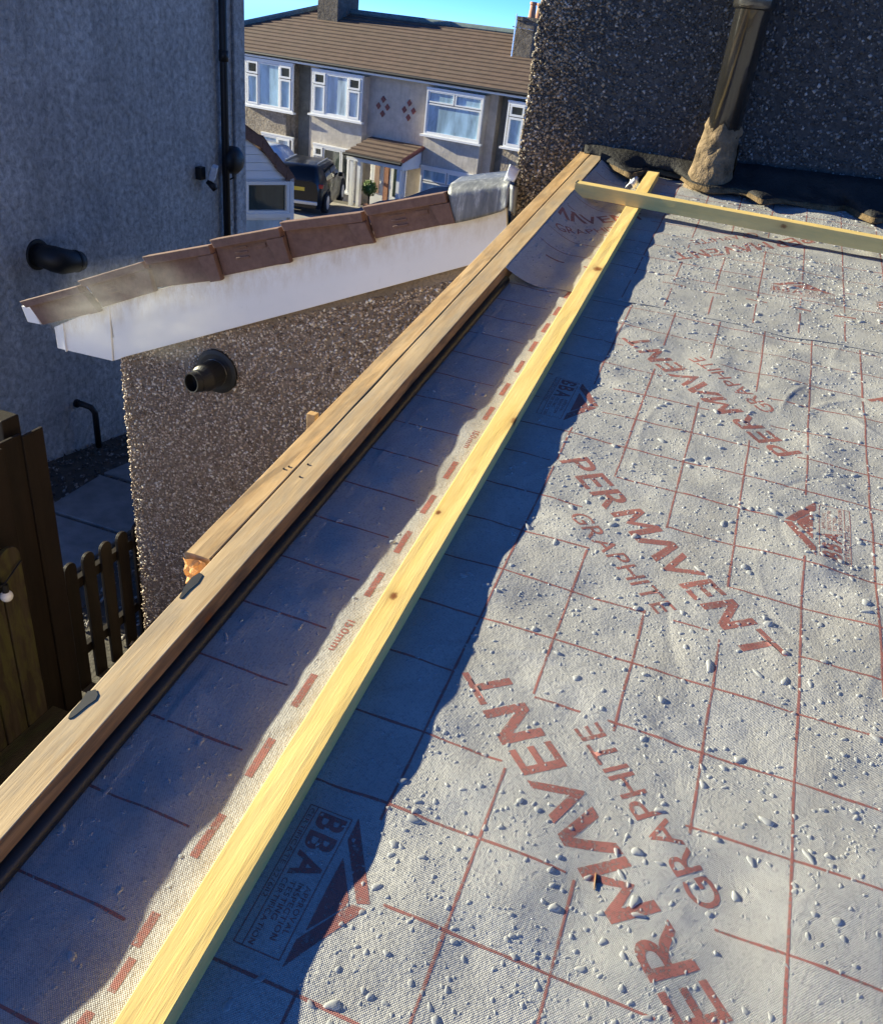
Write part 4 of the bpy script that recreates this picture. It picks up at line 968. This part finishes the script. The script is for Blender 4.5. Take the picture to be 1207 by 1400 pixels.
# middle pair
h1 = empty('terrace_house', (-14.3, YF, zb0), 'pale rendered house with dark blinds in its lower window, left of the shared porch', 'house')
xm = X(541, 150)
MB().box(-16.35, xm, YF, YF + 8, zb0 - .5, ze).build('wall', M['far_render'], h1)
bx0, bx1 = X(427, 130), X(501, 140)
MB().box(bx0 - .02, bx1 + .02, yB, YF + .01, zb0 - .5, ze - .22).build('bay_wall', M['far_render'], h1)
far_roof(-16.36, xm, h1)
far_window(h1, bx0, bx1, Z(463, 160), Z(463, 100), yB, three('pane_pale'))
far_window(h1, X(430, 195), X(484, 203), Z(455, 257), Z(455, 201), yB, [(.03, .26, .74, .96, 1, 'pane_dark'), (.03, .26, .04, .72, 0, 'pane_dark'), (.28, .76, .04, .96, 0, 'pane_dark'), (.78, .97, .04, .96, 0, 'pane_dark')])
def diamonds(parent, cx, cz):
    s = .10
    for dx, dz in ((0, .24), (-.19, .0), (.19, .0), (0, -.24)):
        MB().prism([(cx + dx - s, YF - .002, cz + dz), (cx + dx, YF - .002, cz + dz - s * 1.2), (cx + dx + s, YF - .002, cz + dz), (cx + dx, YF - .002, cz + dz + s * 1.15)], (0, -.03, 0)).build('diamond_tile', M['diamond'], parent)
diamonds(h1, X(523.5, 145), Z(523.5, 145))
for k in range(24):
    pass
h2 = empty('terrace_house', (-10.3, YF, zb0), 'pale rendered house with wide curtained windows coloured as sky reflection, right of the shared porch', 'house')
xe_ = X(671, 180) + .35
MB().box(xm, xe_, YF, YF + 8, zb0 - .5, ze).build('wall', M['far_render'], h2)
MB().box(xe_, xe_ + .75, YF + .35, YF + 8, zb0 - .5, ze).build('recessed_wall', M['far_shade'], h2)
far_roof(xm, xe_ + .75, h2)
bx0, bx1 = X(583, 150) + .3, X(660, 165) + .35
MB().box(bx0 - .02, bx1 + .02, yB, YF + .01, zb0 - .5, ze - .22).build('bay_wall', M['far_render'], h2)
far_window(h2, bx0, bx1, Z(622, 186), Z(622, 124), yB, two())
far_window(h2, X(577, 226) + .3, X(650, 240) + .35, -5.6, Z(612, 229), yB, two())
diamonds(h2, X(561.5, 150), Z(561.5, 150))
chimney(h2, onY(712, 60, YF + 2.2)[0], YF + 2.2, onY(712, 92, YF + 2.2)[2], .75, 1.4, onY(708, 27, YF + 2.2)[2], 2)
# aerial on the right chimney
ac = onY(700, 40, YF + 2.1); ae = empty('tv_aerial', tuple(ac), 'thin metal aerial fixed to the right hand chimney', 'aerial')
MB().tube([tuple(ac - (0, 0, .9)), tuple(ac + (0, 0, .5))], .025, 6).build('mast', M['steel'], ae)
MB().tube([tuple(ac + (-.1, 0, .1)), tuple(ac + (.7, 0, .05))], .02, 6).build('boom', M['steel'], ae)
for k in range(4): MB().tube([tuple(ac + (.1 + .17 * k, -.18, .08)), tuple(ac + (.1 + .17 * k, .18, .08))], .012, 6).build('element', M['steel'], ae)
h3 = empty('terrace_house', (-5.5, YF, zb0), 'speckled dashed house mostly hidden behind the dark wall across the street', 'house')
MB().box(xe_ + .75, -2.5, YF, YF + 8, zb0 - .5, ze).build('wall', M['far_dash'], h3)
far_roof(xe_ + .75, -2.5, h3)
bx0 = X(690, 170) + .45
MB().box(bx0 - .02, bx0 + 2.4, yB, YF + .01, zb0 - .5, ze - .22).build('bay_wall', M['far_dash'], h3)
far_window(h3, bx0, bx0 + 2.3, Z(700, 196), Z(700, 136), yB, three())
# shared porch
YP = YF - 1.5
fp = empty('front_porch', (-13, YP, zb0), 'tiled lean to porch with white posts and two doors across the street', 'porch')
def XP(a, b_): return onY(a, b_, YP)[0]
def ZP(a, b_): return onY(a, b_, YP)[2]
p0, p1 = XP(488, 213), XP(559, 225); zpe = ZP(500, 212); zpr = onY(525, 190, YF)[2]
q0 = X(499, 187); q1 = X(576, 200)
m = MB()
for i in range(5):
    t0, t1 = i / 5, (i + 1) / 5
    ya, yb_ = YP - .25 + (YF - YP + .25) * t0, YP - .25 + (YF - YP + .25) * t1; za, zb = zpe + (zpr - zpe) * t0, zpe + (zpr - zpe) * t1
    xa, xb = p0 - .15, p0 - .15
    m.add([(xa, ya, za + .07), (p1 + .2, ya, za + .07), (p1 + .2, yb_ + .03, zb + .01), (xb, yb_ + .03, zb + .01), (xa, ya, za - .02), (p1 + .2, ya, za - .02)], [(0, 1, 2, 3), (4, 5, 1, 0)])
m.build('roof', M['far_roof'], fp, solid=.03)
MB().tube([(p1 + .23, YP - .27, zpe + .09), (p1 + .23, YF - .02, zpr + .08)], .07, 6).build('verge_cap', M['diamond'], fp)
MB().tube([(p0 - .2, YP - .32, zpe - .02), (p1 + .2, YP - .32, zpe - .02)], .06, 8).build('gutter', M['black'], fp)
MB().box(p0 - .12, p1 + .15, YP - .20, YP - .15, zpe - .22, zpe - .03).build('fascia', M['upvc'], fp)
MB().prism([(p1 + .12, YP - .15, zpe - .25), (p1 + .12, YF - .005, zpe - .25), (p1 + .12, YF - .005, zpr - .05), (p1 + .12, YP - .15, zpe - .02)], (.05, 0, 0)).build('side_gable', M['upvc'], fp)
for xx in (p0, p0 + .32, p1 - .05): MB().box(xx, xx + .13, YP - .14, YP + .02, zb0 - .2, zpe - .22).build('post', M['upvc'], fp)
MB().box(p0 + .46, p1 - .07, YP + .55, YP + .62, zb0 - .2, zpe - .1).build('wall', M['upvc'], fp)
def door(x0, x1, col, glass):
    d_ = MB().box(x0, x1, YP + .48, YP + .545, zb0 + .05, zpe - .16).build('door', M[col], fp)
    k = [MB().box(x0 + .17, x1 - .17, YP + .46, YP + .478, zb0 + .65, zpe - .30).build('door_panel', M[glass], fp), MB().tube([(x1 - .1, YP + .45, zb0 + 1.0), (x1 - .1, YP + .45, zb0 + 1.12)], .02, 6).build('handle', M['steel'], fp)]
    for q_ in k: q_.parent = d_; q_.matrix_parent_inverse = Matrix()
xd = XP(505, 240); door(xd, XP(524, 240), 'upvc', 'door_wood'); door(XP(533, 240), XP(552, 245), 'upvc', 'pane_dark')
MB().box(XP(525, 240) + .02, XP(532, 240) - .02, YP + .47, YP + .545, zb0, zpe - .3).build('brick_pier', M['terracotta'], fp)
# topiary ball in a pot beside the door
sb = onY(515.5, 258, YP - .35)
tree = empty('topiary_ball', (sb[0], sb[1], zb0), 'round clipped green topiary in a pot beside the porch door', 'plant')
rg = np.random.default_rng(5); n = 900; d_ = rg.normal(size=(n, 3)); d_ /= np.linalg.norm(d_, axis=1)[:, None]; rr = .27 * rg.uniform(.55, 1.08, n)
M['leaf'] = mat_stones('topiary_leaf', [(0, (.05, .10, .015)), (.6, (.11, .19, .03)), (1, (.22, .30, .06))], .6)
Pn = sb + d_ * rr[:, None]; ex = rg.normal(size=(n, 3)); ex /= np.linalg.norm(ex, axis=1)[:, None]; ey = np.cross(ex, d_); s_ = .045
Vq = np.stack([Pn - ex * s_, Pn + ey * s_ * .6, Pn + ex * s_, Pn - ey * s_ * .6], 1).reshape(-1, 3)
link('crown', fast_mesh('crown', Vq, np.arange(4 * n).reshape(-1, 4), np.repeat(rg.uniform(0, 1, n), 4)), M['leaf'], tree)
MB().tube([(sb[0], sb[1], zb0 + .3), (sb[0], sb[1], sb[2] - .1)], .03, 8).build('trunk', M['fence'], tree)
MB().tube([(sb[0], sb[1], zb0 - .1), (sb[0], sb[1], zb0 + .35)], [.16, .21], 16).build('pot', M['terracotta'], tree)

TURN = Matrix.Translation((-13, YF, 0)) @ Matrix.Rotation(math.radians(-8.0), 4, 'Z') @ Matrix.Translation((13, -YF, 0))
for o in (h0, h1, h2, h3, fp, tree, ae):                # the terrace stands a few degrees off square to our roof
    o.location = TURN @ o.location; o.rotation_euler = (0, 0, math.radians(-8.0))

# ---------------------------------------------------------------- vehicles
M['car_black'] = mat_plain('black_car_paint', (.008, .008, .009), .3, .2, 3, spec=.4, coat=.25)
M['car_white'] = mat_plain('white_van_paint', (.72, .74, .78), .25, .05, 2, coat=.6)
M['car_glass'] = mat_glass('car_glass', (.02, .025, .03), .03); M['tyre'] = mat_plain('tyre', (.02, .02, .02), .85, .2, 20)
M['rear_lamp'] = mat_plain('red_rear_lamp', (.40, .02, .02), .2, .2, 10); M['plate'] = mat_plain('yellow_plate', (.75, .52, .06), .4, .06, 8)
M['silver'] = mat_plain('silver_trim', (.62, .63, .64), .35, .1, 8, metal=.5)
def vehicle(name, label, cat, loc, yaw, L_, W_, Hh, paint, boot=.0, bonnet=.26, plate=True):
    """x forward, origin at the ground under the rear bumper's middle"""
    root = empty(name, loc, label, cat); root.rotation_euler = (math.radians(-8) * 0, 0, yaw)
    st = [(0.0, .30, .62, .70, .80), (.025, .26, .66, .96, .90), (.06, .24, .67, 1.38, .92), (.13, .23, .67, 1.0, 1.0), (.30, .22, .66, 1.0, 1.0), (.50, .22, .64, 1.0, 1.0), (.60, .22, .62, .97, 1.0), (.72, .22, .62, .64, 1.0), (.90, .22, .58, .585, .98), (.97, .24, .50, .52, .90), (1.0, .32, .44, .46, .80)]
    rows = []
    for (t, zb_, zw, zt_, wf) in st:
        zt_ = min(zt_, 1.0); hw = W_ / 2 * wf; belt = zw * Hh; roof_ = max(zt_ * Hh, belt + .01); cab = zt_ > .8
        rw_ = hw * (.76 if cab else .90); b0 = zb_ * .8
        rows.append([(t * L_, -hw * .92, b0), (t * L_, -hw, b0 + .18), (t * L_, -hw, belt * .8), (t * L_, -hw * .965, belt), (t * L_, -rw_, roof_ - .05), (t * L_, -rw_ * .82, roof_), (t * L_, 0, roof_ + .015),
                     (t * L_, rw_ * .82, roof_), (t * L_, rw_, roof_ - .05), (t * L_, hw * .965, belt), (t * L_, hw, belt * .8), (t * L_, hw, b0 + .18), (t * L_, hw * .92, b0)])
    m = MB(); m.grid(rows); n_ = 13; m.add(rows[0], [tuple(range(n_))]); m.add(rows[-1], [tuple(range(n_ - 1, -1, -1))])
    Mw = Matrix.Translation(loc) @ Matrix.Rotation(yaw, 4, 'Z')
    def part(mb, nm, mat, par=None, **k):
        o_ = mb.build(nm, mat, None, **k); o_.parent = par or root; return o_
    part(m, 'body', paint, smooth=True)
    # glass
    g0 = rows[2]; 
    def lerp(a, b_, t): return tuple(np.array(a) * (1 - t) + np.array(b_) * t)
    x_r = .045 * L_
    part(MB().add([(x_r - .055, -W_ * .33, .70 * Hh), (x_r - .055, W_ * .33, .70 * Hh), (x_r + .07, W_ * .29, .93 * Hh), (x_r + .07, -W_ * .29, .93 * Hh)], [(0, 1, 2, 3)]), 'rear_window', M['car_glass'], solid=.02)
    for s in (-1, 1):
        for (a, b_) in ((.16, .36), (.375, .545)):
            zb_, zt_ = .685 * Hh, .915 * Hh; yb2, yt2 = W_ / 2 * .972, W_ / 2 * .80
            xt = a * L_ + .10, b_ * L_ - (.0 if b_ < .5 else .0)
            part(MB().add([(a * L_, s * yb2, zb_), (b_ * L_ + (.35 if b_ > .5 else 0), s * yb2, zb_), (b_ * L_, s * yt2, zt_), (a * L_ + .06, s * yt2, zt_)], [(0, 1, 2, 3)]), 'side_window', M['car_glass'], solid=.02)
        part(MB().obox((.03 * L_, s * W_ * .40, .62 * Hh), ((1, 0, 0), (0, 1, 0), (0, 0, 1)), (.14, .30, .13)), 'rear_lamp', M['rear_lamp'], bevel=.02)
        part(MB().obox((.60 * L_, s * W_ * .545, .68 * Hh), ((1, 0, 0), (0, 1, 0), (0, 0, 1)), (.12, .16, .14)), 'door_mirror', paint, bevel=.03)
        for xw in (.19, .80):
            wl = part(MB().tube([(xw * L_, s * W_ * .40, .34), (xw * L_, s * W_ * .505, .34)], .34, 24), 'wheel', M['tyre'])
            part(MB().tube([(xw * L_, s * W_ * .50, .34), (xw * L_, s * W_ * .512, .34)], .22, 10), 'rim', M['silver'], wl)
            part(MB().tube([(xw * L_ + .40 * math.cos(a), s * W_ * .495, .34 + .40 * math.sin(a)) for a in np.linspace(-.1, math.pi + .1, 14)], .035, 6), 'arch_trim', M['tyre'])
        part(MB().tube([(.14 * L_, s * W_ * .31, Hh + .03), (.5 * L_, s * W_ * .31, Hh + .03)], .02, 6), 'roof_rail', M['silver'])
    part(MB().box(-.035, .10, -W_ * .40, W_ * .40, .34, .46), 'rear_bumper', M['silver'], bevel=.03)
    if plate:
        part(MB().box(-.012, .02, -.26, .26, .50 * Hh, .50 * Hh + .115), 'number_plate', M['plate'])
        part(MB().box(.048, .06, -.16, .10, .755 * Hh, .755 * Hh + .09), 'window_sticker', M['plate'])
    return root
cy = 24.2; lampx = onY(435, 262, cy + .28)[0]
vehicle('parked_car', 'black hatchback car with a yellow rear plate parked on the drive', 'car', (lampx + .03 - .66, cy, zg(cy) + .09), math.radians(104), 3.95, 1.72, 1.50, M['car_black'])
vy = 27.0; vx = onY(428, 232, vy - 1)[0]
vehicle('parked_van', 'white van parked beyond the black car before the houses', 'van', (vx - 3.9, vy - 1.0, zg(27) + .10), math.radians(8), 4.2, 1.85, 1.85, M['car_white'], plate=False)

# ---------------------------------------------------------------- steam from the flue (drifts up and to the left)
sm = NT('flue_steam'); sm.t.nodes.remove(sm.b)
pv = sm.n('ShaderNodeVolumePrincipled', i_Density=1.0, i_Anisotropy=.3); pv.inputs['Color'].default_value = (.95, .95, .96, 1)
v = sm.coord(kind='Generated'); 
vm = sm.n('ShaderNodeVectorMath', operation='DISTANCE'); sm.t.links.new(v, vm.inputs[0]); vm.inputs[1].default_value = (.5, .5, .5)
nn = sm.noise(v, 3.2, 4, .6, .5)
den = sm.math('MULTIPLY', sm.ramp(vm.outputs['Value'], [(.12, g3(1)), (.5, g3(0))]), sm.ramp(nn, [(.42, g3(0)), (.75, g3(1))]))
sm.t.links.new(sm.math('MULTIPLY', den, 4.5), pv.inputs['Density']); sm.t.links.new(pv.outputs[0], sm.out.inputs['Volume'])
c0 = onY(190, 425, 1.72); me = bpy.data.meshes.new('steam'); bm = bmesh.new(); bmesh.ops.create_icosphere(bm, subdivisions=3, radius=1); bm.to_mesh(me); bm.free()
o = link('steam', me, sm.m); o.location = tuple(c0); o.scale = (.55, .13, .24); o.rotation_euler = (0, math.radians(-12), 0)
put(o, 'thin drift of white steam in front of the bargeboard end', 'steam', kind='stuff')
